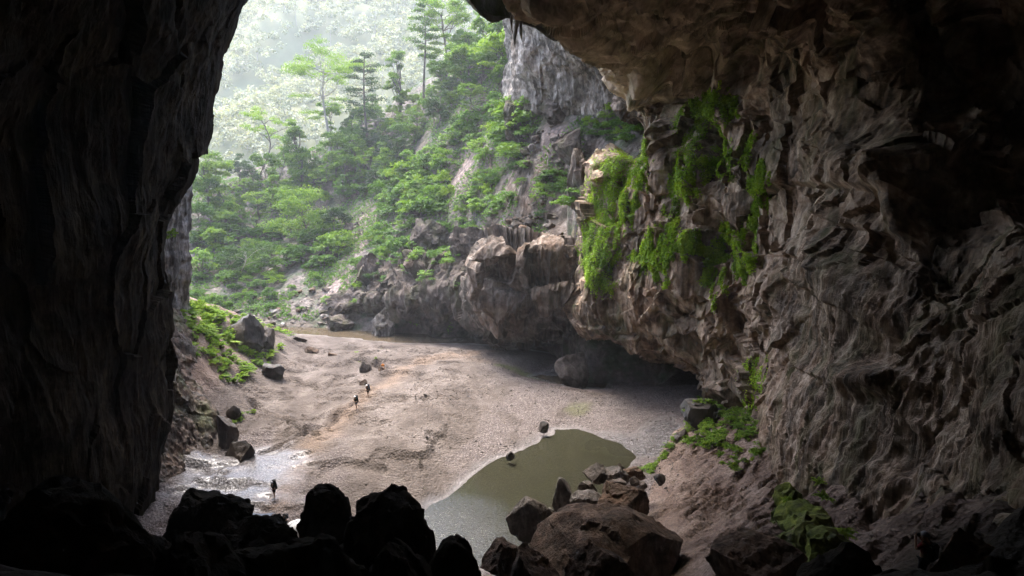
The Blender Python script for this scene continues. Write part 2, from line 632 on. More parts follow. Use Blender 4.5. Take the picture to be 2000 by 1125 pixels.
def floor_z(X, Y, detail=True):
    X = np.asarray(X, float)
    Y = np.asarray(Y, float)
    z = floor_base(X, Y)
    P = np.stack([X, Y, np.zeros_like(X)], -1)
    slope_area = sstep(4.5, 9.0, z)
    z = z + 0.28 * fbm(P / 14.0, 3) * (1 - slope_area) + slope_area * 0.9 * fbm(P / 5.0, 4)
    if detail:
        wv = P + 0.5 * np.stack([vn(P / 2.5), vn(P / 2.5 + 9), 0 * X], -1)
        for pl, w, dp in SC_W:
            d = seg_dist(wv[..., 0], wv[..., 1], pl)
            z = z - 1.4 * dp * np.exp(-(d / w) ** 2) + 0.5 * dp * np.exp(-((d - 2.2 * w) / (1.6 * w)) ** 2)
        # eroded terraces on the left half of the sand
        left = sstep(-2, -14, X - (Y - 70) * 0.05) * (1 - slope_area)
        q = fbm(P / np.array([6.0, 3.0, 1.0]), 4, k=1)
        z = z + left * 0.36 * (sstep(-0.1, 0.05, q) + sstep(0.25, 0.4, q))
        z = z + 0.05 * fbm(P / 1.1, 3, 0.6, 2)
        right = sstep(11, 16, X) * sstep(1.5, 3.5, z)
        z = z + right * 0.95 * ridged(P @ np.array([[0.8, 0.6, 0], [-0.6, 0.8, 0], [0, 0, 1]]).T / np.array([5.0, 1.3, 1.0]), 3, 0.55, 1)
    for poly, lvl, wid, sl, dmax in ((POOL, 0.0, 7.0, 0.075, -1.3), (RIVER, 0.0, 6.0, 0.09, -1.0), (CREEK, 0.2, 3.5, 0.10, -0.4)):
        d = sdf(X + 0.5 * fbm(P / 2.6, 3, 0.5, 1), Y + 0.6 * fbm(P / 2.6, 3, 0.5, 2), poly)
        w = np.exp(-(np.maximum(d, 0) / wid) ** 2)
        tgt = lvl + np.maximum(d * sl, dmax)
        if poly is POOL:   # steeper right bank
            w = w * np.where((d > 0) & (z > 2.0), np.exp(-(np.maximum(d, 0) / 1.5) ** 2), 1)
        z = z * (1 - w) + tgt * w
    return z


# hillside beyond the mouth
HILL = [(400, 585, 158), (400, 540, 170), (600, 590, 150), (600, 540, 162), (600, 480, 176), (450, 450, 192), (520, 500, 180), (700, 430, 182), (720, 500, 165), (600, 360, 208), (450, 360, 218), (800, 560, 143), (720, 580, 146),
        (850, 470, 149), (780, 400, 172), (900, 340, 166), (1000, 470, 124), (950, 520, 128), (1060, 440, 117), (1110, 400, 116), (1050, 340, 128), (1040, 250, 141), (1020, 180, 153), (1150, 250, 126), (1120, 320, 121), (1190, 205, 131), (900, 230, 181),
        (760, 300, 206), (650, 270, 238), (520, 330, 250), (950, 120, 200), (820, 170, 236), (380, 350, 255), (1250, 250, 118), (1240, 330, 112)]
hp, hz = [], []
for a, b, Y in HILL:
    q = at(a, b, Y)
    hp.append((q[0], q[1]))
    hz.append(q[2])
for a, b in [(420, 625), (500, 637), (560, 640), (620, 642), (690, 645), (770, 650), (860, 655)]:
    q = at_z(a, b, -0.2)
    hp.append((q[0], q[1]))
    hz.append(-0.2)
for X, Y, z in [(-12, 130, 0), (-2, 124, 3), (10, 122, 8), (-60, 300, 28), (0, 300, 62), (60, 300, 92), (130, 250, 100), (130, 150, 85), (60, 150, 66), (50, 125, 55), (-160, 200, 22), (-160, 150, 6), (-160, 300, 22), (-100, 290, 26), (-110, 130, 2), (-60, 132, -0.8), (-30, 125, -1.0)]:
    hp.append((X, Y))
    hz.append(z)
hill_base = tps(hp, hz, 0.01)


def hill_z(X, Y, sink=False):
    X = np.asarray(X, float)
    Y = np.asarray(Y, float)
    P = np.stack([X, Y, np.zeros_like(X)], -1)
    z = hill_base(X, Y)
    a = sstep(0.5, 6, z)
    z = z + a * (1.5 * fbm(P / 16.0, 4, 0.55) + 0.8 * ridged(P / 4.0, 3, 0.55, 2))
    # rocky bank: terraces
    rb = sstep(-38, -18, X) * (1 - sstep(15, 30, z)) * sstep(0.3, 2.0, z)
    z = z + rb * 1.8 * np.abs(fbm(P / 5.0, 3, 0.5, 3))
    if sink:        # the hollow under the ledge is cut out of the slope
        yb = np.interp(X, [-60, -30, -16, -6, 4, 9, 12, 40], [100, 128, 134, 140, 140, 120, 108, 104])
        z = z - 30 * sstep(yb, yb - 4, Y)
    return z


def march(px, py, f, s0=4.0, s1=420.0):
    x, y, z = (float(v) for v in ray(px, py))
    s = np.linspace(s0, s1, 2400)
    h = CAMZ + z * s - f(x * s, y * s)
    k = np.where(h < 0)[0]
    if len(k) == 0:
        return None
    k = max(k[0], 1)
    t = s[k - 1] + (s[k] - s[k - 1]) * h[k - 1] / (h[k - 1] - h[k] + 1e-9)
    return np.array([x * t, y * t, CAMZ + z * t])


# ================================================================== cave floor
def sand_mat():
    m, nt, out = new_mat('sand_gravel')
    N = NT(nt)
    p = N.pos()
    big = N.noise(p, 0.09, 4, 0.6, 0.5)
    patch = N.noise(N.pos(scale=(1, 0.55, 1), rot=(0, 0, 0.6)), 0.22, 6, 0.6, 0.6)
    grit = N.noise(p, 5.5, 4, 0.7)
    peb = N.voro(p, 3.4)
    peb2 = N.voro(p, 7.5)
    sand = N.ramp(patch, [(0.32, (0.082, 0.067, 0.058)), (0.5, (0.136, 0.112, 0.097)), (0.68, (0.222, 0.189, 0.167))])
    gravel = N.ramp(N.math('ADD', N.math('MULTIPLY', grit, 0.6), N.math('MULTIPLY', peb2, 0.5)), [(0.3, (0.045, 0.038, 0.036)), (0.5, (0.115, 0.095, 0.088)), (0.75, (0.26, 0.222, 0.21))])
    gm = N.math('ADD', N.attr('gravel'), N.maprange(patch, 0.42, 0.62, -0.25, 0.35))
    c = N.mix(N.maprange(gm, 0.2, 0.75, 0, 1), sand, gravel)
    c = N.mix(N.math('MULTIPLY', N.attr('mud'), 0.9), c, N.ramp(patch, [(0.35, (0.14, 0.095, 0.073)), (0.5, (0.26, 0.185, 0.145)), (0.68, (0.40, 0.31, 0.25))]))
    c = N.mix(N.math('MULTIPLY', N.attr('track'), 0.55), c, (0.27, 0.19, 0.135))
    c = N.mix(N.maprange(grit, 0.35, 0.62, 0.6, 0.0), c, (0.07, 0.058, 0.05))
    mot = N.noise(p, 0.9, 7, 0.7, 0.3)
    c = N.mix(N.maprange(mot, 0.35, 0.62, 0.55, 0.0), c, N.mix(1.0, c, (0.45, 0.42, 0.40), 'MULTIPLY'))
    c = N.mix(N.attr('algae'), c, (0.10, 0.115, 0.035))
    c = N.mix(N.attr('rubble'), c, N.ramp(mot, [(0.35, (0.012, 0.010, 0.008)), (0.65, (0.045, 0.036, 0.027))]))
    wet = N.attr('wet')
    c = N.mix(N.math('MULTIPLY', wet, 0.8), c, N.mix(1.0, c, (0.42, 0.40, 0.40), 'MULTIPLY'))
    c = N.mix(N.math('MULTIPLY', N.attr('shore_glint'), 0.2), c, (0.42, 0.40, 0.38))
    b = N.n('ShaderNodeBsdfPrincipled')
    N.l(c, b.inputs['Base Color'])
    N.l(N.maprange(wet, 0, 1, 0.9, 0.2), b.inputs['Roughness'])
    N.l(N.maprange(wet, 0, 1, 0.15, 1.0), b.inputs['Specular IOR Level'])
    h = N.math('ADD', N.math('MULTIPLY', grit, 0.5), N.math('ADD', N.math('MULTIPLY', peb, 0.55), N.math('MULTIPLY', N.noise(p, 1.2, 6, 0.65), 0.9)))
    N.l(N.bump(h, 0.4, 0.9), b.inputs['Normal'])
    N.l(N.math('MULTIPLY', wet, 0.55), b.inputs['Coat Weight'])
    b.inputs['Coat Roughness'].default_value = 0.28
    N.l(b.outputs[0], out.inputs[0])
    return m


M['sand'] = sand_mat()
nx, ny = 430, 620
xs = np.linspace(-62, 62, nx)
tt = np.linspace(0, 1, ny)
ys = -14 + 164 * (0.55 * tt + 0.45 * tt ** 1.6)
GX, GY = np.meshgrid(xs, ys, indexing='ij')
GZ = floor_z(GX, GY)
fpx, fpy = proj(np.stack([GX, GY, GZ], -1))
P3 = np.stack([GX, GY, 0 * GX], -1)
nzz = fbm(P3 / 3.0, 4)
dpool = sdf(GX + 0.5 * fbm(P3 / 2.6, 3, 0.5, 1), GY + 0.6 * fbm(P3 / 2.6, 3, 0.5, 2), POOL)
driver = sdf(GX, GY, RIVER)
dcreek = sdf(GX, GY, CREEK)
flat = 1 - sstep(3.0, 5.5, GZ)
gravel = sstep(-14, 2, GX - 0.18 * (GY - 75)) * flat * (0.85 + 0.4 * nzz)
gravel = np.maximum(gravel, sstep(-12, -26, GX + 5 * nzz) * sstep(86, 66, GY + 7 * nzz) * flat)
wetA = sstep(8.5, 3.0, np.hypot((GX + 29.0) / 1.15, (GY - 68.0) / 1.0) + 2.2 * nzz)
wetB = sstep(4.2, 1.0, seg_dist(GX, GY, at_z(*np.array([(1185, 858), (1230, 868), (1275, 872), (1310, 850)]).T, 0.3)[:, :2]) + 1.6 * nzz) * (GZ < 1.6)
wet = np.maximum.reduce([wetA, wetB, sstep(2.2, 0.2, dpool + 0.7 * nzz) * 0.4, sstep(1.2, 0.1, driver) * 0.7, sstep(1.0, 0.0, dcreek) * 0.8]) * (GZ < 3.0)
wet = np.clip(wet, 0, 1)
track = np.exp(-(seg_dist(GX + 0.5 * nzz, GY + 0.6 * nzz, TRACK) / 1.5) ** 2)
track = np.maximum(track, 0.45 * np.exp(-(seg_dist(GX, GY, at_z(*np.array([(880, 694), (1000, 715), (1130, 760), (1200, 765)]).T, 1.5)[:, :2]) / 1.8) ** 2))
mud = np.maximum(sstep(10, 13, GX + 1.5 * nzz) * sstep(0.6, 1.8, GZ) * (GY < 80), sstep(4.0, 7.0, GZ))
algae = np.maximum.reduce([sstep(2.0, 0.2, seg_dist(GX, GY, at_z(*np.array([(975, 718), (1010, 722), (1050, 732)]).T, 1.0)[:, :2]) + 1.2 * nzz) * 0.75,
                           sstep(1.8, 0.1, np.hypot(GX - 9.6, GY - 91) / 1.3 + nzz) * 0.35,
                           sstep(-0.25, -0.9, GZ) * sstep(-0.3, 0.5, fbm(P3 / np.array([9, 4, 1]), 3, k=2)) * 0.8 * (dpool < 0)])
shore_glint = np.exp(-((dpool - 0.25) / 0.15) ** 2) * sstep(10, 6, GX) * sstep(0.1, 0.5, nzz * 0.5 + 0.55)  # reflection of the wet left shore, painted as a thin pale line
rubble = np.maximum(sstep(52, 44, GY + 3 * nzz) * sstep(9, 3, GX + 2 * nzz), sstep(26, 20, GY)) * sstep(1.5, 4.0, GZ)  # dark rubble slope, with the foreground shadow put into its colour
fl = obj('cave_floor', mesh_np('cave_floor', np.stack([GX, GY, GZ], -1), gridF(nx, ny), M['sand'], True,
                               {'gravel': gravel, 'wet': wet, 'track': track, 'mud': mud, 'algae': algae, 'shore_glint': shore_glint, 'rubble': rubble}))
tag(fl, 'pale brown sand and gravel floor of the cave mouth', kind='structure')


def water_mat(name, murk, tr, ripple, rough, rscale=1.6, calm=0.6):
    m, nt, out = new_mat(name)
    N = NT(nt)
    d = N.n('ShaderNodeBsdfDiffuse')
    d.inputs['Color'].default_value = tuple(murk) + (1,)
    t = N.n('ShaderNodeBsdfTransparent')
    t.inputs['Color'].default_value = tuple(tr) + (1,)
    body = N.n('ShaderNodeMixShader')
    body.inputs[0].default_value = 0.45
    N.l(d.outputs[0], body.inputs[1])
    N.l(t.outputs[0], body.inputs[2])
    g = N.n('ShaderNodeBsdfGlossy')
    g.inputs['Roughness'].default_value = rough
    w1 = N.noise(N.pos(scale=(1.0, 2.6, 1.0), rot=(0, 0, 0.25)), rscale, 3, 0.5, 0.3)
    gust = N.noise(N.pos(loc=(5, 2, 0)), 0.16, 2, 0.5)
    vd = N.n('ShaderNodeVectorMath', operation='DISTANCE')
    N.l(N.pos(), vd.inputs[0])
    vd.inputs[1].default_value = (-6.5, 57.5, 0.0)      # where the inflow ruffles the water
    ruf = N.math('ADD', N.maprange(vd.outputs['Value'], 5.5, 10.5, 1.0, 1.0 - calm), N.maprange(gust, 0.5, 0.62, 0.0, 0.06))
    h = N.math('MULTIPLY', w1, ruf)
    nb = N.bump(h, ripple, 1.0)
    N.l(nb, g.inputs['Normal'])
    fr = N.n('ShaderNodeFresnel')
    fr.inputs['IOR'].default_value = 1.4
    N.l(nb, fr.inputs['Normal'])
    mx = N.n('ShaderNodeMixShader')
    N.l(fr.outputs[0], mx.inputs[0])
    N.l(body.outputs[0], mx.inputs[1])
    N.l(g.outputs[0], mx.inputs[2])
    N.l(mx.outputs[0], out.inputs[0])
    return m


M['water_pool'] = water_mat('water_pool', (0.036, 0.036, 0.022), (0.50, 0.47, 0.34), 0.055, 0.09, 2.6, 0.9)
M['water_river'] = water_mat('water_river', (0.11, 0.085, 0.055), (0.6, 0.5, 0.36), 0.03, 0.05)


def water(name, poly, z, mat, grow, label):
    c = poly.mean(0)
    q = c + (poly - c) * grow
    bm = bmesh.new()
    vs = [bm.verts.new((x, y, z)) for x, y in q]
    f = bm.faces.new(vs)
    bm.normal_update()
    if f.normal.z < 0:
        f.normal_flip()
    bmesh.ops.triangulate(bm, faces=[f])
    me = bpy.data.meshes.new(name)
    bm.to_mesh(me)
    bm.free()
    me.materials.append(mat)
    tag(obj(name, me), label, kind='structure')


water('pool_water', POOL, 0.0, M['water_pool'], 1.04, 'murky green brown pool glinting beside the sand')
water('river_water', RIVER, 0.0, M['water_river'], 1.06, 'brown river along the foot of the hillside')
water('creek_water', CREEK, 0.2, M['water_river'], 1.05, 'small dark creek under the overhang')

# ================================================================== right wall and roof
# columns run from the mouth inwards; each lists (px, py, Y) from the foot to the top of the picture, then world points overhead
RW = [
    [(1150, 640, 128), (1128, 600, 116), (1120, 520, 114), (1130, 440, 116), (1165, 320, 118), (1235, 255, 118), (1250, 190, 114), (1196, 84, 110), (1118, 4, 96), (1075, -62, 86)],
    [(1165, 650, 122), (1140, 640, 106), (1136, 560, 102), (1145, 450, 102), (1168, 310, 104), (1262, 255, 108), (1262, 188, 105), (1178, 93, 94), (1092, 14, 78), (1046, -44, 68)],
    [(1240, 645, 118), (1215, 655, 100), (1205, 560, 95), (1210, 440, 95), (1225, 300, 96), (1290, 235, 98), (1290, 150, 95), (1212, 70, 87), (1122, 3, 74), (1072, -55, 65)],
    [(1335, 690, 112), (1300, 705, 95), (1285, 570, 89), (1285, 430, 89), (1295, 310, 90), (1325, 215, 92), (1325, 120, 89), (1255, 40, 82), (1150, -20, 73), (1080, -80, 65)],
    [(1440, 740, 104), (1385, 765, 89), (1370, 600, 83), (1370, 450, 82), (1370, 310, 83), (1385, 200, 85), (1380, 100, 83), (1320, 20, 77), (1230, -50, 69), (1160, -120, 62)],
    [(1500, 800, 96), (1452, 800, 80), (1450, 650, 77), (1450, 490, 75), (1450, 330, 76), (1455, 200, 79), (1445, 90, 78), (1400, 0, 73), (1330, -80, 66), (1260, -160, 60)],
    [(1500, 960, 72), (1482, 870, 68), (1490, 720, 67), (1510, 540, 67), (1525, 370, 69), (1535, 240, 72), (1525, 110, 72), (1480, 0, 69), (1420, -100, 63), (1360, -190, 58)],
    [(1520, 1060, 52), (1530, 960, 52), (1560, 780, 53), (1595, 590, 55), (1625, 410, 57), (1635, 270, 61), (1620, 120, 64), (1570, -10, 63), (1510, -120, 59), (1460, -220, 55)],
    [(1620, 1180, 38), (1640, 1060, 38.5), (1690, 850, 39.5), (1725, 640, 41), (1760, 450, 44), (1775, 290, 49), (1750, 130, 55), (1690, -20, 56), (1640, -150, 54), (1600, -260, 51)],
    [(1700, 1330, 28), (1760, 1120, 29.5), (1840, 880, 31.5), (1880, 650, 35), (1905, 450, 41), (1915, 290, 47), (1880, 120, 53), (1820, -50, 54), (1780, -200, 52), (1740, -320, 48)],
    [(1820, 1560, 19), (1920, 1250, 21), (2040, 930, 24), (2080, 650, 28), (2100, 430, 36), (2100, 250, 43), (2050, 60, 48), (1980, -120, 49), (1930, -280, 46), (1900, -420, 42)],
]
cols = []
for k, c in enumerate(RW):
    f = np.interp(k, [0, 1, 2, 4, 8, 10], [0, 0, 0.45, 1, 1, 0.6])
    cols.append([at(a, b, Y * (1 - f * (0, 0, 0, 0, 0, 0.0, 0.06, 0.16, 0.24, 0.28)[j])) for j, (a, b, Y) in enumerate(c)])
LIP = [at(965, -165, 62), at(815, -310, 59), at(715, -400, 58), at(610, -350, 60), at(530, -240, 63), at(400, -160, 65)]
for k, c in enumerate(cols):
    c.insert(0, np.array([c[0][0], c[0][1] + 3.0, -4.0]))
    kk = k - 1
    for j, q in enumerate(LIP):
        c.append(q + (np.array([1.6 * kk * (1 - j / 3.0), -3.5 * kk, 1.0 * kk]) if kk >= 0 else np.array([2.0 * (1 - j / 2.5), 12.0, 5.0])))
n_r = len(cols[0])
for Yb, sh in ((8, 0.95), (-12, 0.85), (-30, 0.35), (-32, 0.02)):
    src = cols[10]
    c = []
    for q in src:
        cx, cz = -6.0, 36.0
        c.append(np.array([cx + (q[0] * 1.08 - cx) * sh, Yb + 0.25 * (q[1] - 19) * (sh > 0.5), cz + (q[2] - cz) * sh]))
    cols.append(c)
nu, nv = 760, 640
wu = [0.35, 0.9, 1, 1, 1, 1, 1.2, 1.2, 1.1, 0.9, 0.35, 0.12, 0.1, 0.05]
wv = [0.15, 0.5, 1.1, 1.2, 1.2, 1.0, 0.9, 1.0, 0.8, 0.4, 0.3, 0.25, 0.2, 0.2, 0.2, 0.2]
G = loft(cols, nu, nv, wu, wv)
NR = facing(grid_normals(G), G, (0, 40, 34))
gx, gy = proj(G)
vis = (G[..., 1] > 14)


def bumpf(cx, cy, rx, ry, p=2.0):
    return np.exp(-(((gx - cx) / rx) ** 2 + ((gy - cy) / ry) ** 2) ** (p / 2)) * vis


wob = 15 * fbm(G / 6.0, 3)
D = 1.5 * fbm(G / 10.0, 4, 0.5)
# domed masses and hollows of the wall
for cx, cy, rx, ry, a in ((1290, 300, 22, 150, 2.2), (1425, 180, 22, 110, 2.0), (1500, 230, 20, 140, 1.3), (1575, 260, 55, 120, 1.0), (1735, 310, 95, 85, 1.4), (1640, 300, 45, 60, 1.0), (1265, 150, 14, 60, 1.4),
                          (1390, 270, 32, 70, -4.5), (1355, 330, 22, 80, 1.6), (1340, 520, 40, 70, 1.8), (1440, 380, 32, 80, 1.4), (1405, 460, 26, 60, -2.0), (1840, 130, 120, 110, -3.0), (1228, 255, 24, 45, -5.0), (1480, 120, 28, 45, -1.6), (1320, 150, 18, 60, -2.6),
                          (1375, 130, 24, 55, -2.4), (1590, 30, 18, 40, -2.0), (1655, 100, 16, 30, -1.5), (1540, 560, 45, 60, 1.3), (1640, 520, 40, 50, 1.2), (1700, 660, 50, 50, -1.5), (1760, 400, 18, 60, 1.5), (1320, 660, 70, 40, 1.2), (1420, 610, 40, 50, 1.0),
                          (1170, 560, 40, 60, 1.2), (1255, 600, 40, 60, 1.0), (1700, 740, 60, 30, 1.6), (1830, 520, 60, 60, -1.2), (1900, 350, 50, 40, 1.2)):
    wk = 0.2 if rx < 35 else 0.8
    D = D + a * bumpf(cx + wk * wob, cy + wk * wob, rx, ry, 2.6)
# overhanging ledges: the rock above each line stands proud of the rock below it
for pts, h, a in (([(1490, 380), (1560, 368), (1680, 372), (1760, 400), (1860, 410), (1980, 430)], 60, 1.6), ([(1530, 500), (1600, 520), (1640, 540)], 40, 1.0), ([(1480, 640), (1560, 560), (1640, 600), (1760, 690), (1900, 640)], 60, 1.0),
                  ([(1240, 655), (1300, 600), (1400, 610), (1470, 570)], 45, 0.9), ([(1780, 200), (1850, 260), (1960, 290)], 40, 1.2), ([(1480, 760), (1540, 700), (1600, 740)], 40, 0.8), ([(1600, 420), (1700, 455), (1800, 470)], 30, 0.8)):
    pts = np.array(pts, float)
    yl = np.interp(gx, pts[:, 0], pts[:, 1]) + 0.8 * wob
    inx = sstep(pts[0, 0] - 40, pts[0, 0] + 20, gx) * sstep(pts[-1, 0] + 40, pts[-1, 0] - 20, gx)
    t = yl - gy
    D = D + 0.55 * a * inx * vis * sstep(-3, 4, t) * sstep(2.2 * h, 0.2 * h, t)
# strata of the roof, parallel to the lip of the mouth
q = ((gy - 0) * 285 - (gx - 965) * 190) / 342.0          # < 0 above the lip line
strat = np.zeros_like(D)
qq = q + 0.35 * wob
for q0, h, a in ((-18, 30, 1.2), (-62, 60, 1.5), (-130, 50, 0.9), (-190, 70, 1.3), (-260, 60, 1.0), (-330, 60, 0.8)):
    t = qq - q0
    strat = strat + 1.7 * a * sstep(3, -2, t) * sstep(-h, -0.1 * h, t)
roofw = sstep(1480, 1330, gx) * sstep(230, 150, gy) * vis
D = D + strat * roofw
seam = np.zeros_like(D)
for q0, sw, am in ((-14, 5, 0.8), (-40, 3, 0.5), (-60, 6, 0.95), (-95, 3, 0.5), (-128, 6, 0.8), (-160, 3, 0.4), (-190, 7, 0.9), (-225, 4, 0.5), (-262, 6, 0.8), (-330, 6, 0.7)):
    seam = np.maximum(seam, am * np.exp(-((q + 0.5 * wob - q0) / sw) ** 2))
seam = np.clip(1.3 * seam, 0, 1) * roofw * sstep(-0.9, -0.1, fbm(G / 5.0 + 11, 3))
# drip flutes, fractured facets and grain
near = sstep(75, 50, G[..., 1])
lowr = np.clip(near * sstep(430, 600, gy) + 0.55 * sstep(380, 480, gy) * sstep(1300, 1250, gx), 0, 1)
tiltG = G + np.stack([0.10 * G[..., 2], 0.22 * G[..., 2], 0 * gx], -1)
fl1 = ridged(tiltG * np.array([1, 1, 0.035]) / 1.05, 2, 0.5, 0)
fl2 = ridged(tiltG * np.array([1, 1, 0.06]) / 0.42, 1, 0.5, 2)
wallw = 1 - 0.9 * roofw
patchy = sstep(-0.25, 0.35, fbm(G / 7.0, 3, k=2))
D = D + wallw * ((0.12 + 0.30 * lowr) * fl1 * (0.4 + 0.6 * patchy) + (0.05 + 0.10 * lowr) * fl2)
calm_z = 1 - 0.65 * np.exp(-((gx - 1640) / 150) ** 2 - ((gy - 290) / 130) ** 2)
D = D + calm_z * (1.45 * facets(warp(G, 4.0, 0.3) / np.array([6.5, 6.5, 6.0]), 0.8) * (1 - 0.75 * lowr) + 0.75 * facets(warp(G, 2.5, 0.15) / np.array([2.8, 2.8, 2.4]), 0.8, 1) * (1 - 0.85 * lowr)) * (1 - 0.45 * roofw)
D = D + 0.28 * facets(G / np.array([1.1, 1.1, 1.3]), 0.85, 2) * sstep(0.0, 0.5, fbm(G / 5.0 + 3, 3, k=1)) * (1 - 0.9 * lowr)
ed = np.array([-18.0, -23.0, 7.0])
ed /= np.linalg.norm(ed)
Gs = G - (G @ ed)[..., None] * ed * 0.93
D = D + roofw * (0.55 * ridged(Gs / 2.4, 2, 0.5, 3) + 0.22 * ridged(Gs / 0.8, 2, 0.5, 1))
D = D + 0.09 * fbm(G / 0.6, 3, 0.6, 1)
D = D * np.where(vis, 1.0, 0.6)
Gd = G + NR * D[..., None]
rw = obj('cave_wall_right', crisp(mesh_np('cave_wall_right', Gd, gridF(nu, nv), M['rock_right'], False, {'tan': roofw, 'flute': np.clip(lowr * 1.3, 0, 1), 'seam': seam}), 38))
tag(rw, 'fluted brown limestone wall and roof of the cave', kind='structure')
RWpx, RWpy = proj(Gd)
RWN = facing(grid_normals(Gd), Gd, (0, 40, 34))

# ================================================================== left wall
LW = [
    [(250, 1030, 100), (250, 850, 100), (250, 700, 100), (255, 560, 98), (262, 450, 92), (240, 350, 84), (230, 270, 83), (260, 180, 84), (310, 80, 85), (360, -20, 86), (400, -170, 86), (420, -300, 86)],
    [(330, 1040, 70), (314, 850, 70), (310, 700, 71), (318, 560, 72), (326, 450, 73), (362, 350, 75), (372, 270, 76), (398, 180, 77), (436, 80, 77), (480, -15, 77), (520, -150, 77), (540, -300, 77)],
    [(318, 1050, 64), (304, 850, 64), (300, 700, 64.5), (306, 560, 65), (314, 450, 66), (345, 350, 68), (358, 270, 69), (385, 180, 70), (422, 80, 70), (466, -15, 70), (505, -160, 70), (530, -320, 70)],
    [(240, 1090, 57), (228, 850, 57), (228, 700, 57.5), (236, 560, 58), (248, 450, 58), (272, 350, 60), (290, 270, 61), (315, 180, 62), (350, 80, 62), (395, -20, 62), (450, -180, 62), (500, -340, 62)],
    [(110, 1160, 50), (105, 850, 50), (108, 700, 50.5), (118, 560, 51), (130, 450, 51), (150, 350, 52), (170, 270, 53), (198, 180, 54), (240, 80, 54), (290, -30, 54), (370, -220, 54), (470, -400, 54)],
    [(-60, 1260, 43), (-60, 850, 43), (-56, 700, 43.5), (-44, 560, 44), (-30, 450, 44), (-8, 350, 45), (14, 270, 46), (46, 180, 46), (92, 80, 46), (150, -40, 46), (250, -260, 46), (360, -470, 46)],
    [(-420, 1500, 29), (-420, 850, 29), (-415, 700, 29.5), (-400, 560, 30), (-380, 450, 31), (-350, 350, 32), (-310, 270, 33), (-260, 180, 34), (-200, 80, 35), (-120, -60, 36), (10, -330, 36), (150, -580, 36)],
]
cols = [[at(*q) for q in c] for c in LW]
for Yb, dx in ((0, 0), (-22, 4), (-36, 14), (-38, 30)):
    cols.append([np.array([q[0] + dx, Yb + 0.2 * (q[1] - 29), q[2]]) for q in cols[6]])
lu, lv = 420, 440
GL = loft(cols, lu, lv, [0.6, 0.9, 1.3, 1.3, 1.2, 0.8, 0.3, 0.2, 0.1, 0.1], None)
NL = facing(grid_normals(GL), GL, (0, 40, 34))
lean = GL + np.stack([0 * GL[..., 2], 0.22 * (GL[..., 2] - 20), 0 * GL[..., 2]], -1)
DL = 0.9 * fbm(GL / 12.0, 4) + 0.9 * facets(warp(GL, 4, 0.4) / np.array([5.0, 5.0, 11.0]), 0.8) + 0.3 * ridged(lean * np.array([1, 1, 0.04]) / 2.4, 2, 0.5, 1) + 0.13 * ridged(lean * np.array([1, 1, 0.08]) / 0.9, 2, 0.5, 3) + 0.16 * fbm(GL / 1.5, 3)
GLd = GL + NL * DL[..., None]
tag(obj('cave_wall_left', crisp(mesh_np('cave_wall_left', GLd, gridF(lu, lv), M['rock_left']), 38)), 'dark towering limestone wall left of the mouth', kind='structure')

# sunlit cliff foot behind the left wall
LS = [
    [(300, 1000, 66), (300, 900, 68), (300, 750, 74), (300, 640, 82), (300, 590, 92)],
    [(340, 992, 67), (326, 900, 69), (318, 750, 75), (318, 650, 83), (322, 585, 90)],
    [(388, 990, 69), (376, 900, 72), (356, 790, 78), (342, 690, 85), (336, 600, 91)],
    [(412, 950, 72), (412, 870, 75), (396, 785, 81), (372, 700, 87), (352, 612, 94)],
    [(432, 945, 75), (436, 870, 80), (420, 800, 86), (396, 720, 93), (370, 640, 100)],
]
GS = loft([[at(*q) for q in c] for c in LS], 170, 260)
NS = facing(grid_normals(GS), GS, (0, 60, 34))
dg = GS @ np.array([[0.8, 0.2, 0.5], [-0.2, 0.95, 0.1], [-0.5, 0, 0.85]]).T
DS = 0.8 * fbm(GS / 5.0, 4) + 0.5 * ridged(dg * np.array([1, 1, 0.1]) / 1.6, 3, 0.55, 1) + 0.7 * facets(warp(GS, 2.5, 0.3) / np.array([5.5, 5.5, 9.0]), 0.9) + 0.15 * facets(GS / np.array([0.9, 0.9, 1.6]), 0.8, 2) + 0.12 * fbm(GS / 0.5, 3)
GSd = GS + NS * DS[..., None]
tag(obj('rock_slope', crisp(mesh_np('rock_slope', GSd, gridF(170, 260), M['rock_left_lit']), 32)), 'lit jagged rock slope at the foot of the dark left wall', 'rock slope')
LC = [
    [(265, 660, 88), (262, 540, 88), (266, 440, 88), (285, 360, 88), (300, 280, 88)],
    [(322, 655, 92), (322, 540, 91), (326, 440, 91), (345, 360, 91), (360, 280, 91)],
    [(348, 650, 95), (344, 540, 94), (346, 440, 94), (358, 370, 94), (366, 280, 94)],
    [(363, 640, 99), (362, 540, 98), (364, 440, 98), (370, 380, 98), (374, 280, 98)],
    [(300, 640, 106), (296, 540, 106), (298, 440, 104), (310, 380, 102), (330, 280, 100)],
]
GC = loft([[at(*q) for q in c] for c in LC], 120, 240)
NC = facing(grid_normals(GC), GC, (0, 60, 34))
DC = 0.5 * fbm(GC / 5.0, 4) + 0.5 * ridged(GC * np.array([1, 1, 0.12]) / 1.2, 3, 0.55, 1) + 0.15 * fbm(GC / 0.8, 3)
tag(obj('rock_pillar', mesh_np('rock_pillar', GC + NC * DC[..., None], gridF(120, 240), M['rock_pale'])), 'pale fluted rock pillar at the outer edge of the left wall', 'rock pillar')

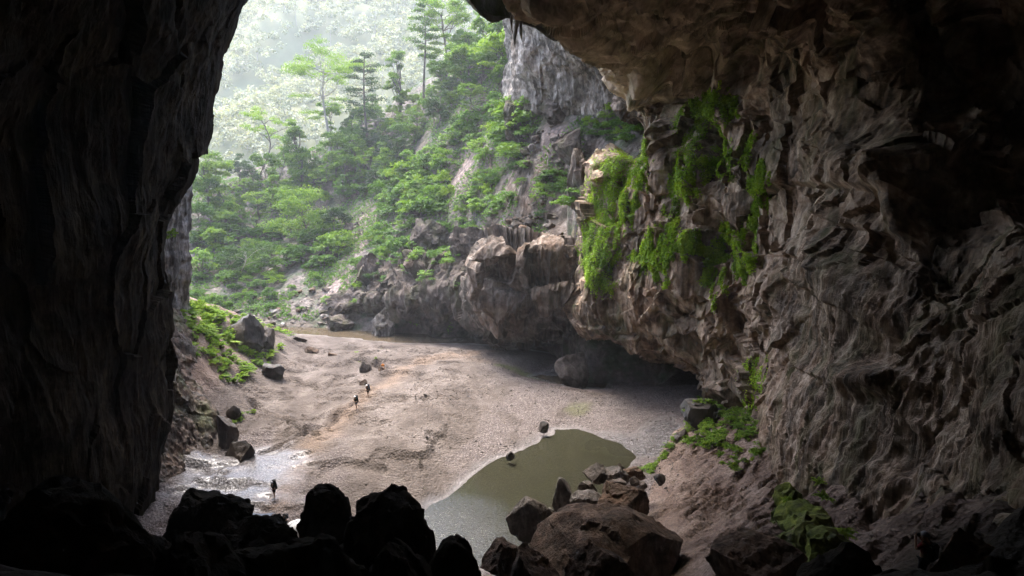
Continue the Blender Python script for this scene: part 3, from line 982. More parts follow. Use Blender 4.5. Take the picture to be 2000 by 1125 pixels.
# ================================================================== undercut ledge block and pale cliff of the mouth
LB = [
    [(945, 640, 146), (925, 615, 140), (910, 570, 136), (920, 525, 134), (945, 482, 136), (955, 470, 142)],
    [(960, 640, 138), (925, 630, 119), (908, 590, 115), (916, 545, 114), (946, 484, 113), (965, 466, 128)],
    [(1020, 645, 136), (975, 656, 116), (960, 600, 109), (968, 550, 108), (985, 478, 108), (1005, 463, 126)],
    [(1080, 650, 132), (1050, 663, 113), (1040, 600, 105), (1040, 545, 104), (1040, 478, 105), (1050, 460, 122)],
    [(1150, 655, 128), (1120, 660, 110), (1110, 600, 103), (1108, 545, 104), (1105, 478, 106), (1110, 456, 118)],
    [(1220, 665, 122), (1190, 660, 106), (1180, 600, 101), (1175, 545, 103), (1165, 470, 106), (1165, 450, 114)],
]
LBc = []
for c in LB:
    cc = [at(*q) for q in c]
    cc.insert(0, np.array([cc[0][0], cc[0][1] + 3, -4.0]))
    for dy_, dz_ in ((9.0, 0.0), (22.0, -4.0)):
        t_ = cc[-1 if dy_ < 10 else -2]
        cc.append(np.array([t_[0], t_[1] + dy_, float(hill_base(t_[0], t_[1] + dy_)) + dz_]))
    LBc.append(cc)
GB = loft(LBc, 240, 240, None, [0.5, 1, 1.2, 1, 1.2, 0.7, 0.4, 0.3])
NB = facing(grid_normals(GB), GB, (0, 20, 20))
bx, by = proj(GB)
tpw = 1 - sstep(474, 466, by)
DB = (0.9 * fbm(GB / 7.0, 4) + 2.2 * facets(warp(GB, 4, 0.9) / np.array([7.0, 7.0, 9.0]), 0.8) + 0.28 * facets(GB / np.array([1.8, 1.8, 3.6]), 0.8, 1) + 0.3 * ridged(GB * np.array([1, 1, 0.12]) / 1.3, 2) + 0.15 * fbm(GB / 0.8, 3)) * (0.25 + 0.75 * tpw)
dn = seg_dist(bx + 6 * fbm(GB / 2, 2), by, [(975, 560), (1010, 580), (1035, 610), (1030, 640)])
DB = DB - 1.4 * np.exp(-(dn / 9.0) ** 2) - 1.5 * np.exp(-(seg_dist(bx, by, [(1004, 480), (1000, 520), (985, 545)]) / 7.0) ** 2)
tag(obj('rock_ledge', crisp(mesh_np('rock_ledge', GB + NB * DB[..., None], gridF(240, 240), M['rock_ledge']), 32)), 'big undercut rock block with flat top above the dark hollow', 'rock ledge')

# dark rocky bank along the river
BK = [(600, 150, (646, 640, 634, 628, 622, 616)), (645, 147, (648, 634, 620, 608, 596, 588)), (695, 143, (651, 620, 596, 572, 552, 536)), (755, 139, (656, 618, 586, 556, 534, 514)), (820, 134, (662, 616, 580, 550, 526, 502)),
      (880, 129.5, (665, 612, 572, 542, 516, 492)), (935, 126, (664, 604, 562, 532, 506, 484)), (990, 138, (660, 604, 562, 532, 512, 500)), (1070, 144, (660, 604, 562, 532, 512, 500)), (1160, 140, (660, 604, 562, 532, 512, 500))]
BKc = []
for x, Y, ys_ in BK:
    row = [at(x, ys_[0], Y + 11), at(x, ys_[0] - 6, Y + 9), at(x, ys_[1] + 8, Y + 2), at(x, ys_[2], Y - 2.0), at(x, ys_[3], Y + 1), at(x, ys_[4], Y + 5), at(x, ys_[5], Y + 13)]
    row.insert(0, row[0] - np.array([0, 0, 4.0]))
    BKc.append(row)
GK = loft(BKc, 360, 200)
NK = facing(grid_normals(GK), GK, (0, 20, 20))
wK = np.clip(np.linspace(0, 1, 360) * 10, 0, 1)[:, None]
DK = 1.6 * fbm(GK / 9.0, 4) + 2.4 * facets(warp(GK, 4, 1.2) / np.array([6.0, 6.0, 8.0]), 0.8, 3) + 0.42 * facets(GK / np.array([1.8, 1.8, 3.0]), 0.8, 1) + 0.35 * ridged(GK * np.array([1, 1, 0.2]) / 1.5, 2) + 0.2 * fbm(GK / 0.8, 3)
tag(obj('river_bank', crisp(mesh_np('river_bank', GK + NK * (DK * wK)[..., None], gridF(360, 200), M['rock_bank']), 32)), 'dark craggy rock bank along the far side of the river', 'rock bank')

WC = [
    [(985, 230, 172), (990, 150, 170), (992, 90, 168), (985, 20, 160), (960, -60, 140)],
    [(1024, 215, 142), (1022, 150, 140), (1018, 100, 139), (1012, 45, 138), (1000, 0, 132)],
    [(1075, 235, 138), (1072, 165, 135), (1066, 112, 134), (1050, 65, 132), (1040, 25, 126)],
    [(1130, 255, 133), (1128, 185, 130), (1124, 135, 128), (1106, 96, 126), (1096, 60, 120)],
    [(1190, 270, 128), (1188, 210, 125), (1186, 160, 123), (1170, 128, 121), (1160, 100, 115)],
    [(1262, 280, 121), (1262, 215, 119), (1262, 185, 117), (1250, 165, 115), (1240, 140, 110)],
]
GW = loft([[at(*q) for q in c] for c in WC], 260, 200)
NW = facing(grid_normals(GW), GW, (0, 40, 34))
DW = 1.1 * fbm(GW / 6.0, 4) + 0.6 * ridged(GW * np.array([1, 1, 0.15]) / 1.6, 3, 0.55, 1) + 0.25 * fbm(GW / 1.0, 3)
tag(obj('mouth_cliff', mesh_np('mouth_cliff', GW + NW * DW[..., None], gridF(260, 200), M['rock_pale'])), 'pale grey fluted cliff under the lip of the cave roof', 'cliff')

# ================================================================== mountain around the mouth (outside), unseen, its height shaped to block sun and sky
ring_in = [at(200, 1100, 100), at(180, 700, 100), at(190, 450, 90), at(200, 270, 84), at(300, 80, 85), at(380, -60, 84), at(460, -150, 79), at(535, -242, 69), at(612, -352, 66), at(715, -402, 64), at(815, -312, 65), at(880, -162, 69), at(940, -50, 84), at(1005, 5, 91), at(1095, 55, 101), at(1225, 150, 112), at(1300, 260, 122)]
R2 = []
for k, q in enumerate(ring_in):
    t = k / (len(ring_in) - 1)
    ang = math.pi * (1 - t)
    out = np.array([math.cos(ang), 0, max(math.sin(ang), 0)])
    row = [q - np.array([0, 4, 0]) - out * 3, q]
    for rr, dy in ((12, -5), (35, -15), (80, -36), (175, -80)):
        p = q + out * rr * np.array([1.2, 1, 0.78]) + np.array([0, dy, 0])
        row.append(p)
    R2.append(row)
GM = loft(R2, 160, 120)
NM = facing(grid_normals(GM), GM, (0, 300, 60))
GM = GM + NM * (2.5 * fbm(GM / 14.0, 5))[..., None]
M['rock_out'] = rock_mat('rock_out', (0.14, 0.13, 0.11), (0.28, 0.26, 0.23), (0.42, 0.40, 0.36), 0.6, 0.5, green=0.8)
tag(obj('mountain', mesh_np('mountain', GM, gridF(160, 120), M['rock_out'])), kind='structure')
hx, hy = np.meshgrid(np.linspace(-260, 260, 60), np.linspace(-220, 8, 40), indexing='ij')
hzv = 118 + 30 * np.exp(-((hx / 190) ** 2)) - 0.0008 * (hy - 30) ** 2 - 0.0007 * hx ** 2 + 6 * fbm(np.stack([hx, hy, 0 * hx], -1) / 40, 3)
tag(obj('mountain_top_sun_block', mesh_np('mountain_top_sun_block', np.stack([hx, hy, hzv], -1), gridF(60, 40), M['rock_out'])), kind='structure')  # unseen sheet over the cave, added to keep sun from leaking in

# ================================================================== hillside and far hill
def soil_mat():
    m, nt, out = new_mat('hill_soil')
    N = NT(nt)
    p = N.pos()
    a = N.noise(p, 0.12, 6, 0.6, 0.5)
    b_ = N.noise(p, 1.1, 7, 0.65)
    v = N.voro(p, 1.1)
    rock = N.ramp(b_, [(0.3, (0.045, 0.038, 0.034)), (0.5, (0.11, 0.092, 0.082)), (0.72, (0.22, 0.19, 0.172))])
    soil = N.ramp(b_, [(0.35, (0.045, 0.035, 0.026)), (0.6, (0.095, 0.077, 0.06))])
    c = N.mix(N.maprange(a, 0.42, 0.58), rock, soil)
    g = N.noise(p, 0.3, 6, 0.6)
    c = N.mix(N.maprange(g, 0.46, 0.60, 0, 0.8), c, (0.025, 0.044, 0.014))
    c = N.mix(N.attr('scree'), c, N.ramp(N.math('MULTIPLY', v, 1.2), [(0.2, (0.24, 0.18, 0.16)), (0.7, (0.11, 0.086, 0.078))]))
    b = N.n('ShaderNodeBsdfPrincipled')
    N.l(c, b.inputs['Base Color'])
    b.inputs['Roughness'].default_value = 0.95
    h = N.math('ADD', b_, N.math('MULTIPLY', v, 0.5))
    N.l(N.bump(h, 0.7, 0.9), b.inputs['Normal'])
    N.l(b.outputs[0], out.inputs[0])
    return m


M['soil'] = soil_mat()
nx, ny = 420, 330
xs = np.linspace(-230, 170, nx)
xs = np.sign(xs) * np.abs(xs) ** 1.0
tt = np.linspace(0, 1, ny)
ys = 100 + 212 * tt ** 1.35
HX, HY = np.meshgrid(xs, ys, indexing='ij')
HZ = hill_z(HX, HY, True)
scree = np.zeros_like(HX)
hn = fbm(np.stack([HX, HY, 0 * HX], -1) / 4.0, 3)
for a, b, rx, ry in ((710, 440, 5.0, 10.0), (905, 342, 3.0, 8.0), (1075, 330, 3.5, 6.0), (1060, 385, 5.0, 8.0), (670, 560, 4, 8)):
    q = march(a, b, hill_base)
    if q is not None:
        scree = np.maximum(scree, sstep(1.25, 0.7, np.hypot((HX - q[0]) / rx, (HY - q[1]) / ry) + 0.35 * hn))
tag(obj('hillside', mesh_np('hillside', np.stack([HX, HY, HZ], -1), gridF(nx, ny), M['soil'], True, {'scree': scree})), 'rocky hillside outside the cave mouth', kind='structure')


def far_z(X, Y):
    X = np.asarray(X, float)
    Y = np.asarray(Y, float)
    P = np.stack([X, Y, 0 * X], -1)
    d = Y - 300 + 0.10 * X
    z = 8 + np.where(d < 0, d * 0.1, 0) + 0.72 * np.maximum(d, 0) + 14 * fbm(P / 70.0, 4) * sstep(0, 40, d)
    return np.minimum(z, 228 + 12 * fbm(P / 60.0 + 5, 3))


FX, FY = np.meshgrid(np.linspace(-440, 330, 130), np.linspace(292, 640, 90), indexing='ij')
M['far_soil'] = plain_mat('far_soil', (0.20, 0.21, 0.13), 0.95, 0.5, 0.06, 0.1)
tag(obj('far_hill', mesh_np('far_hill', np.stack([FX, FY, far_z(FX, FY)], -1), gridF(130, 90), M['far_soil'])), 'steep far hillside in the sun', kind='structure')

# ================================================================== vegetation builders
def leaves(C, Nrm, size, aspect=0.5, r=rng, tintv=None):
    """one folded leaf quad at every point"""
    n = len(C)
    Nrm = Nrm / (np.linalg.norm(Nrm, axis=1, keepdims=True) + 1e-9)
    t = r.normal(size=(n, 3))
    t -= (t * Nrm).sum(1, keepdims=True) * Nrm
    t /= np.linalg.norm(t, axis=1, keepdims=True) + 1e-9
    b = np.cross(Nrm, t)
    s = (np.asarray(size) * r.uniform(0.65, 1.35, n))[:, None]
    tip = C + t * s * 0.5 - Nrm * s * 0.12
    base = C - t * s * 0.5
    l = C + b * s * 0.5 * aspect + Nrm * s * 0.08
    q = C - b * s * 0.5 * aspect + Nrm * s * 0.08
    V = np.stack([base, q, tip, l], 1).reshape(-1, 3)
    F = np.arange(4 * n).reshape(n, 4)
    tv = r.random(n) if tintv is None else tintv
    return V, F, np.repeat(tv, 4)


def tube(path, rad, sides=6):
    path = np.asarray(path, float)
    rad = np.asarray(rad, float)
    n = len(path)
    d = np.gradient(path, axis=0)
    d /= np.linalg.norm(d, axis=1, keepdims=True) + 1e-9
    ref = np.where(np.abs(d[:, 2:3]) > 0.9, np.array([[1.0, 0, 0]]), np.array([[0, 0, 1.0]]))
    a = np.cross(d, ref)
    a /= np.linalg.norm(a, axis=1, keepdims=True) + 1e-9
    b = np.cross(d, a)
    th = np.linspace(0, 2 * np.pi, sides, endpoint=False)
    V = path[:, None] + rad[:, None, None] * (np.cos(th)[None, :, None] * a[:, None] + np.sin(th)[None, :, None] * b[:, None])
    i = np.arange(n - 1)[:, None]
    j = np.arange(sides)[None]
    j2 = (j + 1) % sides
    F = np.stack([i * sides + j, i * sides + j2, (i + 1) * sides + j2, (i + 1) * sides + j], -1).reshape(-1, 4)
    return V.reshape(-1, 3), F


def join(parts):
    Vs, Fs, o = [], [], 0
    for V, F in parts:
        Vs.append(V)
        Fs.append(F + o)
        o += len(V)
    return np.concatenate(Vs), np.concatenate(Fs)


def clump(c, rad, n, r, size, upw=0.7, tint=None):
    """points and normals of a leaf clump: a lumpy ellipsoid, denser near its skin"""
    u = r.normal(size=(n, 3))
    u /= np.linalg.norm(u, axis=1, keepdims=True)
    u[:, 2] = np.where(u[:, 2] < -0.3, -u[:, 2] * 0.5, u[:, 2])
    rr = r.random(n) ** 0.45
    C = np.asarray(c) + u * rr[:, None] * np.asarray(rad)
    Nn = u * 0.6 + np.array([0, 0, upw]) + r.normal(size=(n, 3)) * 0.45
    t = np.clip((0.5 if tint is None else tint) + r.normal(size=n) * 0.22, 0, 1)
    return C, Nn, t, np.full(n, size)


def make_tree(H, R, style, seed, leaf=0.55, dens=1.0):
    """returns (trunk mesh arrays, crown mesh arrays) for a tree with height H and crown radius R standing at the origin"""
    r = np.random.default_rng(seed)
    wood, cl = [], []
    nseg = 14
    t = np.linspace(0, 1, nseg)
    bend = {'crooked': 0.085, 'round': 0.03, 'umbrella': 0.025, 'layered': 0.012, 'slim': 0.015}[style] * H
    ph = r.uniform(0, 6.28, 2)
    path = np.stack([bend * (np.sin(t * 5.0 + ph[0]) - np.sin(ph[0])), bend * 0.7 * (np.sin(t * 4.0 + ph[1]) - np.sin(ph[1])), t * H * (0.97 if style in ('layered', 'slim') else 0.8)], -1)
    r0 = max(0.016 * H, 0.09) * (0.8 if style in ('slim', 'crooked') else 1.0)
    wood.append(tube(path, r0 * (1 - 0.8 * t) + 0.03, 7))

    def tp(f):
        return np.array([np.interp(f, t, path[:, k]) for k in range(3)])

    def limb(p, q, rad, sag=0.0):
        s = np.linspace(0, 1, 6)[:, None]
        mid = p + (q - p) * s + np.array([0, 0, 1]) * (sag * np.sin(s * np.pi))
        mid[1:-1] += r.normal(size=(4, 3)) * 0.03 * np.linalg.norm(q - p)
        wood.append(tube(mid, rad * (1 - 0.75 * s[:, 0]) + 0.015, 5))
        return mid

    if style in ('layered', 'slim'):
        nb = int((20 if style == 'layered' else 16))
        lo = 0.34 if style == 'layered' else 0.5
        for k in range(nb):
            f = lo + (0.985 - lo) * (k + r.uniform(0, 0.8)) / nb
            prof = (1 - (f - lo) / (1 - lo)) ** 0.65 * 0.9 + 0.22
            if style == 'slim':
                prof = 0.55 + 0.45 * np.sin((f - lo) / (1 - lo) * 3.0)
            L = R * prof * r.uniform(0.6, 1.1)
            az = k * 2.4 + r.uniform(-0.4, 0.4)
            p = tp(f)
            q = p + np.array([np.cos(az) * L, np.sin(az) * L, r.uniform(0.0, 0.30) * L])
            m = limb(p, q, r0 * 0.25, 0.06 * L)
            tn = r.uniform(0.25, 0.75)
            for u_, s_ in ((1.0, 0.42), (0.72, 0.36), (0.45, 0.26)):
                c = p + (q - p) * u_ + r.normal(size=3) * 0.08 * L
                rad = np.array([s_ * L + 0.5, s_ * L + 0.5, 0.40 * s_ * L + 0.45])
                cl.append(clump(c, rad, int(60 * dens * (0.5 + s_)), r, leaf, 0.6, tn))
    elif style == 'umbrella':
        for k in range(9):
            az = k * 2.4 + r.uniform(-0.3, 0.3)
            f = r.uniform(0.55, 0.98)
            p = tp(f)
            L = R * r.uniform(0.45, 1.0)
            q = np.array([p[0] + np.cos(az) * L, p[1] + np.sin(az) * L, H * r.uniform(0.72, 0.98) - 0.1 * L])
            limb(p, q, r0 * 0.35, -0.06 * L)
            tn = r.uniform(0.35, 0.8)
            for j in range(5):
                c = q + r.normal(size=3) * np.array([0.26, 0.26, 0.10]) * R
                rad = np.array([0.28, 0.28, 0.24]) * R * r.uniform(0.7, 1.3)
                cl.append(clump(c, rad, int(80 * dens), r, leaf, 0.35, tn))
        for k in range(5):                       # lower drooping sprays
            az = r.uniform(0, 6.28)
            p = tp(r.uniform(0.4, 0.7))
            L = R * r.uniform(0.5, 0.85)
            q = p + np.array([np.cos(az) * L, np.sin(az) * L, -0.05 * L])
            limb(p, q, r0 * 0.2, 0.1 * L)
            cl.append(clump(q, np.array([0.28, 0.28, 0.12]) * R, int(90 * dens), r, leaf, 0.9, 0.55))
            cl.append(clump(p + (q - p) * 0.6, np.array([0.22, 0.22, 0.1]) * R, int(60 * dens), r, leaf, 0.9, 0.5))
    elif style == 'crooked':
        for k in range(9):
            f = 0.45 + 0.55 * k / 8
            az = k * 2.2 + r.uniform(-0.5, 0.5)
            p = tp(min(f, 1.0))
            L = R * r.uniform(0.4, 1.0) * (0.75 + 0.4 * np.sin(f * 3))
            q = p + np.array([np.cos(az) * L, np.sin(az) * L, r.uniform(0.15, 0.6) * L])
            limb(p, q, r0 * 0.35, 0.1 * L)
            for j in range(3):
                c = q + r.normal(size=3) * np.array([0.22, 0.22, 0.12]) * R
                cl.append(clump(c, np.array([0.28, 0.28, 0.2]) * R, int(56 * dens), r, leaf, 0.4, r.uniform(0.3, 0.8)))
    else:
        n = 16
        for k in range(n):
            z = r.uniform(0.30, 0.92)
            az = k * 2.4 + r.uniform(-0.4, 0.4)
            prof = np.sqrt(max(0.08, 1 - ((z - 0.5) / 0.48) ** 2))
            L = R * prof * r.uniform(0.35, 0.85)
            c = np.array([path[-1, 0] * z + np.cos(az) * L, path[-1, 1] * z + np.sin(az) * L, z * H])
            p = tp(max(0.2, min(1.0, z * 0.75)))
            limb(p, c, r0 * 0.35, 0.05 * L)
            rad = np.array([0.36, 0.36, 0.24]) * R * r.uniform(0.75, 1.25)
            tn = 0.3 + 0.4 * r.random()
            for j in range(3):
                cl.append(clump(c + r.normal(size=3) * rad * 0.5, rad * np.array([0.75, 0.75, 0.95]), int(66 * dens), r, leaf, 0.4, tn))
    wv_, wf_ = join(wood)
    C = np.concatenate([c[0] for c in cl])
    Nn = np.concatenate([c[1] for c in cl])
    tt_ = np.concatenate([c[2] for c in cl])
    ss = np.concatenate([c[3] for c in cl])
    lv_, lf_, lt_ = leaves(C, Nn, ss, 0.55, r, tt_)
    return (wv_, wf_), (lv_, lf_, lt_)


def tree_meshes(nm, H, R, style, seed, lm, bm_, leaf=0.55, dens=1.0):
    (wv_, wf_), (lv_, lf_, lt_) = make_tree(H, R, style, seed, leaf, dens)
    return mesh_np(nm + '_trunk', wv_, wf_, M[bm_]), mesh_np(nm + '_crown', lv_, lf_, M[lm], False, {'tint': lt_})


def plant_obj(name, loc, rotz, scale, label, cat, group, meshes, names):
    e = empty(name, loc, label, cat, group)
    e.rotation_euler = (0, 0, rotz)
    e.scale = scale
    for me, nm in zip(meshes, names):
        obj(nm, me, e)
    return e


# ------------------------------------------------------------------ trees with a face of their own: base pixel, top row, crown half width px
HERO = [
    ('crooked_tree', (508, 352), 205, 36, 'crooked', 'leaf_bright', 'bark', 'thin crooked tree with sparse light green crown near the dark left wall'),
    ('slender_tree', (583, 366), 226, 27, 'round', 'leaf_tree', 'bark', 'slender straight tree with narrow drooping green crown right of the crooked tree'),
    ('spreading_tree', (645, 306), 100, 54, 'umbrella', 'leaf_bright', 'bark_pale', 'tall pale trunked tree with spreading bright yellow green crown'),
    ('dark_conifer', (720, 298), 106, 40, 'layered', 'leaf_dark', 'bark', 'tall dark green tree with tiered branches in the middle of the slope'),
    ('narrow_tree', (776, 250), 98, 24, 'round', 'leaf_tree', 'bark', 'narrow grey green tree just right of the dark tiered tree'),
    ('tall_tree', (829, 222), 28, 32, 'slim', 'leaf_tree', 'bark', 'very tall thin tree with small dark crown against the pale far hill'),
    ('lush_tree', (869, 180), 12, 44, 'umbrella', 'leaf_tree', 'bark', 'tall lush green tree reaching the top of the picture right of the thin one'),
    ('leaning_tree', (905, 190), 96, 34, 'umbrella', 'leaf_tree', 'bark', 'broad green tree under the lush tall tree'),
    ('yellow_tree', (978, 176), 62, 42, 'umbrella', 'leaf_bright', 'bark', 'yellow green tree beside the pale mouth cliff'),
    ('ridge_tree', (950, 96), 8, 36, 'crooked', 'leaf_tree', 'bark', 'open branched tree on the ridge under the roof lip'),
    ('corner_tree', (992, 110), -10, 30, 'round', 'leaf_tree', 'bark', 'green tree tucked under the roof lip by the hanging stalactites'),
    ('edge_tree', (412, 425), 300, 34, 'umbrella', 'leaf_tree', 'bark', 'pale green tree showing just past the edge of the dark left wall'),
    ('thin_tree', (440, 440), 318, 26, 'crooked', 'leaf_bright', 'bark', 'thin stemmed light green tree second from the dark left wall'),
    ('domed_tree', (598, 470), 366, 54, 'round', 'leaf_tree', 'bark', 'rounded bushy tree with dense domed crown left of the pale scree'),
    ('small_dome_tree', (652, 452), 402, 27, 'round', 'leaf_dark', 'bark', 'small dark rounded tree right behind the domed bushy tree'),
    ('grey_tree', (470, 545), 470, 38, 'crooked', 'leaf_dark', 'bark_pale', 'small sparse grey tree low on the slope near the left wall'),
    ('bright_tree', (425, 510), 455, 22, 'round', 'leaf_bright', 'bark', 'small bright green round tree low beside the left wall'),
]
for k, (nm, (bx_, by_), ty, hw, style, lm, bk, lab) in enumerate(HERO):
    q = march(bx_, by_, hill_base)
    if q is None:
        q = at(bx_, by_, 200)
    dist = q[1] / ray(bx_, by_)[1]
    H = float((by_ - ty) / FPX * dist * 1.02)
    R = float(hw / FPX * dist)
    ms = tree_meshes(nm, H, R * 1.12, style, 100 + k, lm, bk, 0.52 if lm != 'leaf_dark' else 0.48, 1.9)
    plant_obj(nm, (q[0], q[1], float(hill_z(q[0], q[1])) - 0.3), 0, (1, 1, 1), lab, 'tree', None, ms, ('trunk', 'crown'))

# filler trees of the slope
TV = []
for k, (H, R, st, lm) in enumerate(((11, 4.0, 'round', 'leaf_tree'), (13, 4.6, 'round', 'leaf_dark'), (15, 4.2, 'umbrella', 'leaf_tree'), (12, 4.2, 'umbrella', 'leaf_shrub'), (16, 4.0, 'round', 'leaf_tree'), (14, 4.4, 'round', 'leaf_shrub'), (16, 4.0, 'crooked', 'leaf_tree'))):
    TV.append((H, tree_meshes('forest_tree', H, R, st, 300 + k, lm, 'bark', 0.55, 1.05)))
FILL = []
r2 = np.random.default_rng(5)
ZONES = [  # pixel polygon, count, label, group
    ([(372, 400), (470, 360), (560, 350), (560, 450), (470, 470), (380, 500)], 26, 'leafy green tree in the thicket between the left wall and the domed tree', 'trees in the left thicket'),
    ([(520, 350), (680, 330), (800, 300), (800, 340), (690, 400), (560, 420)], 30, 'green tree in the dense belt below the tall trees', 'trees in the belt below the tall trees'),
    ([(640, 280), (860, 190), (1000, 170), (1005, 200), (880, 280), (700, 340)], 34, 'green tree crowded behind and between the tall trees', 'trees crowded around the tall trees'),
    ([(880, 140), (1000, 110), (1010, 165), (900, 190)], 14, 'green tree on the upper ridge next to the mouth cliff', 'trees on the upper ridge'),
]
for poly, n, lab, grp in ZONES:
    p = np.array(poly, float)
    c = 0
    tries = 0
    while c < n and tries < 4000:
        tries += 1
        a = r2.uniform(p[:, 0].min(), p[:, 0].max())
        b = r2.uniform(p[:, 1].min(), p[:, 1].max())
        if not inside(np.array(a), np.array(b), p):
            continue
        q = march(a, b, hill_base)
        if q is None or any((q[0] - f[0]) ** 2 + (q[1] - f[1]) ** 2 < 7 for f in FILL):
            continue
        FILL.append(q)
        H, ms = TV[r2.integers(len(TV))]
        s = r2.uniform(0.45, 0.85)
        plant_obj('forest_tree', (q[0], q[1], float(hill_z(q[0], q[1])) - 0.3), r2.uniform(0, 6.28), (s, s, s * r2.uniform(0.9, 1.15)), lab, 'tree', grp, ms, ('trunk', 'crown'))
        c += 1


# ------------------------------------------------------------------ shrubs
def make_shrub(seed, R=2.0, H=2.2, n=14, leaf=0.36, per=46, spiky=False):
    r = np.random.default_rng(seed)
    wood, cl = [], []
    for k in range(n):
        az = r.uniform(0, 6.28)
        z = r.uniform(0.25, 1.0)
        L = R * np.sqrt(max(0.05, 1 - (z * 0.92) ** 2)) * r.uniform(0.4, 1.0)
        c = np.array([np.cos(az) * L, np.sin(az) * L, z * H * 0.85])
        if k < 7:
            s = np.linspace(0, 1, 5)[:, None]
            wood.append(tube(c * s + np.array([0, 0, 0.15 * H]) * np.sin(s * 3.14), 0.05 * (1 - 0.7 * s[:, 0]) + 0.01, 4))
        rad = np.array([0.34, 0.34, 0.22]) * R * r.uniform(0.7, 1.3)
        cl.append(clump(c, rad, per, r, leaf, 0.5 if spiky else 0.8, r.uniform(0.25, 0.75)))
    wv_, wf_ = join(wood)
    C, Nn, t_, s_ = (np.concatenate([c[i] for c in cl]) for i in range(4))
    lv_, lf_, lt_ = leaves(C, Nn, s_, 0.35 if spiky else 0.6, r, t_)
    return wv_, wf_, lv_, lf_, lt_


SV = []
for k in range(8):
    wv_, wf_, lv_, lf_, lt_ = make_shrub(500 + k, 2.0, r2.uniform(1.6, 2.6), 13 + k, 0.36, 44, k % 3 == 0)
    SV.append((mesh_np('shrub_stems', wv_, wf_, M['bark']), mesh_np('shrub_foliage', lv_, lf_, M['leaf_dark' if k == 3 else ('leaf_bright' if k == 6 else 'leaf_shrub')], False, {'tint': lt_})))
SHZ = [  # polygon, count, scale range, label, group
    ([(366, 470), (560, 440), (690, 460), (640, 520), (560, 540), (366, 560)], 52, (0.8, 1.8), 'green shrub on the slope below the left thicket and domed tree', 'shrubs below the left thicket'),
    ([(366, 560), (560, 540), (640, 530), (640, 600), (540, 625), (366, 600)], 30, (0.35, 0.9), 'low green shrub among the rubble above the river', 'low shrubs in the rubble'),
    ([(690, 380), (760, 320), (880, 290), (890, 360), (870, 430), (760, 450), (740, 400)], 54, (0.8, 1.8), 'green shrub on the slope between the pale scree and the pink scree', 'shrubs between the two scree patches'),
    ([(650, 480), (760, 450), (900, 440), (960, 470), (930, 540), (840, 580), (720, 570)], 42, (0.6, 1.5), 'shrub on the rocky bank left of the undercut block', 'shrubs on the rocky bank'),
    ([(880, 260), (1000, 200), (1040, 240), (1040, 320), (930, 320)], 34, (0.9, 1.8), 'dark green shrub below the yellow green tree and the cliff', 'shrubs below the mouth cliff'),
    ([(920, 350), (1030, 330), (1010, 400), (930, 460), (890, 430)], 24, (0.5, 1.2), 'shrub beside the stony path above the undercut block', 'shrubs left of the stony path'),
    ([(1050, 360), (1130, 330), (1130, 420), (1060, 440)], 14, (0.5, 1.2), 'bright shrub beside the stony path near the hanging ferns', 'shrubs right of the stony path'),
    ([(1110, 290), (1170, 240), (1240, 225), (1255, 290), (1180, 290)], 20, (0.5, 1.1), 'bright green shrub in the nook above the hanging fern curtain', 'shrubs in the nook above the ferns'),
]
SP = []
for poly, n, (s0, s1), lab, grp in SHZ:
    p = np.array(poly, float)
    c = tries = 0
    while c < n and tries < 3000:
        tries += 1
        a = r2.uniform(p[:, 0].min(), p[:, 0].max())
        b = r2.uniform(p[:, 1].min(), p[:, 1].max())
        if not inside(np.array(a), np.array(b), p):
            continue
        q = march(a, b, hill_base, 60)
        if q is None or any((q[0] - f[0]) ** 2 + (q[1] - f[1]) ** 2 < 1.6 for f in SP):
            continue
        if np.hypot((a - 705) / 36, (b - 440) / 34) < 1 or np.hypot((a - 905) / 16, (b - 342) / 20) < 1:
            continue
        SP.append(q)
        s = 1.3 * r2.uniform(s0, s1)
        plant_obj('shrub', (q[0], q[1], float(hill_z(q[0], q[1])) - 0.1), r2.uniform(0, 6.28), (s, s, s * r2.uniform(0.7, 1.2)), lab, 'shrub', grp, SV[r2.integers(8)], ('stems', 'foliage'))
        c += 1

for k in range(34):            # shrubs rooted in the river bank itself
    i = int(r2.integers(70, 290))
    j = int(r2.integers(110, 190))
    q = GK[i, j] + NK[i, j] * DK[i, j]
    s = r2.uniform(0.5, 1.25)
    plant_obj('shrub', tuple(q - np.array([0, -0.3, 0.3])), r2.uniform(0, 6.28), (s, s, s * r2.uniform(0.7, 1.1)), 'green shrub rooted in the dark river bank', 'shrub', 'shrubs rooted in the river bank', SV[r2.integers(8)], ('stems', 'foliage'))

# ground cover of the hillside (uncountable)
gxp = r2.uniform(-130, 40, 170000)
gyp = 122 + 120 * r2.random(170000) ** 1.2
keep = fbm(np.stack([gxp, gyp, 0 * gxp], -1) / 9.0, 4) > -0.12
gxp, gyp = gxp[keep], gyp[keep]
gz_ = hill_z(gxp, gyp)
scv = np.zeros(len(gxp))
keep = (gz_ > 1.0)
gxp, gyp, gz_ = gxp[keep], gyp[keep], gz_[keep]
C = np.stack([gxp, gyp, gz_ + r2.uniform(0.05, 0.8, len(gxp))], -1)
lv_, lf_, lt_ = leaves(C, r2.normal(size=C.shape) * 0.6 + np.array([0, -0.3, 0.8]), np.full(len(C), 0.62), 0.5, r2)
tag(obj('ground_cover', mesh_np('ground_cover', lv_, lf_, M['leaf_shrub'], False, {'tint': lt_})), 'low leafy ground cover on the hillside', kind='stuff')

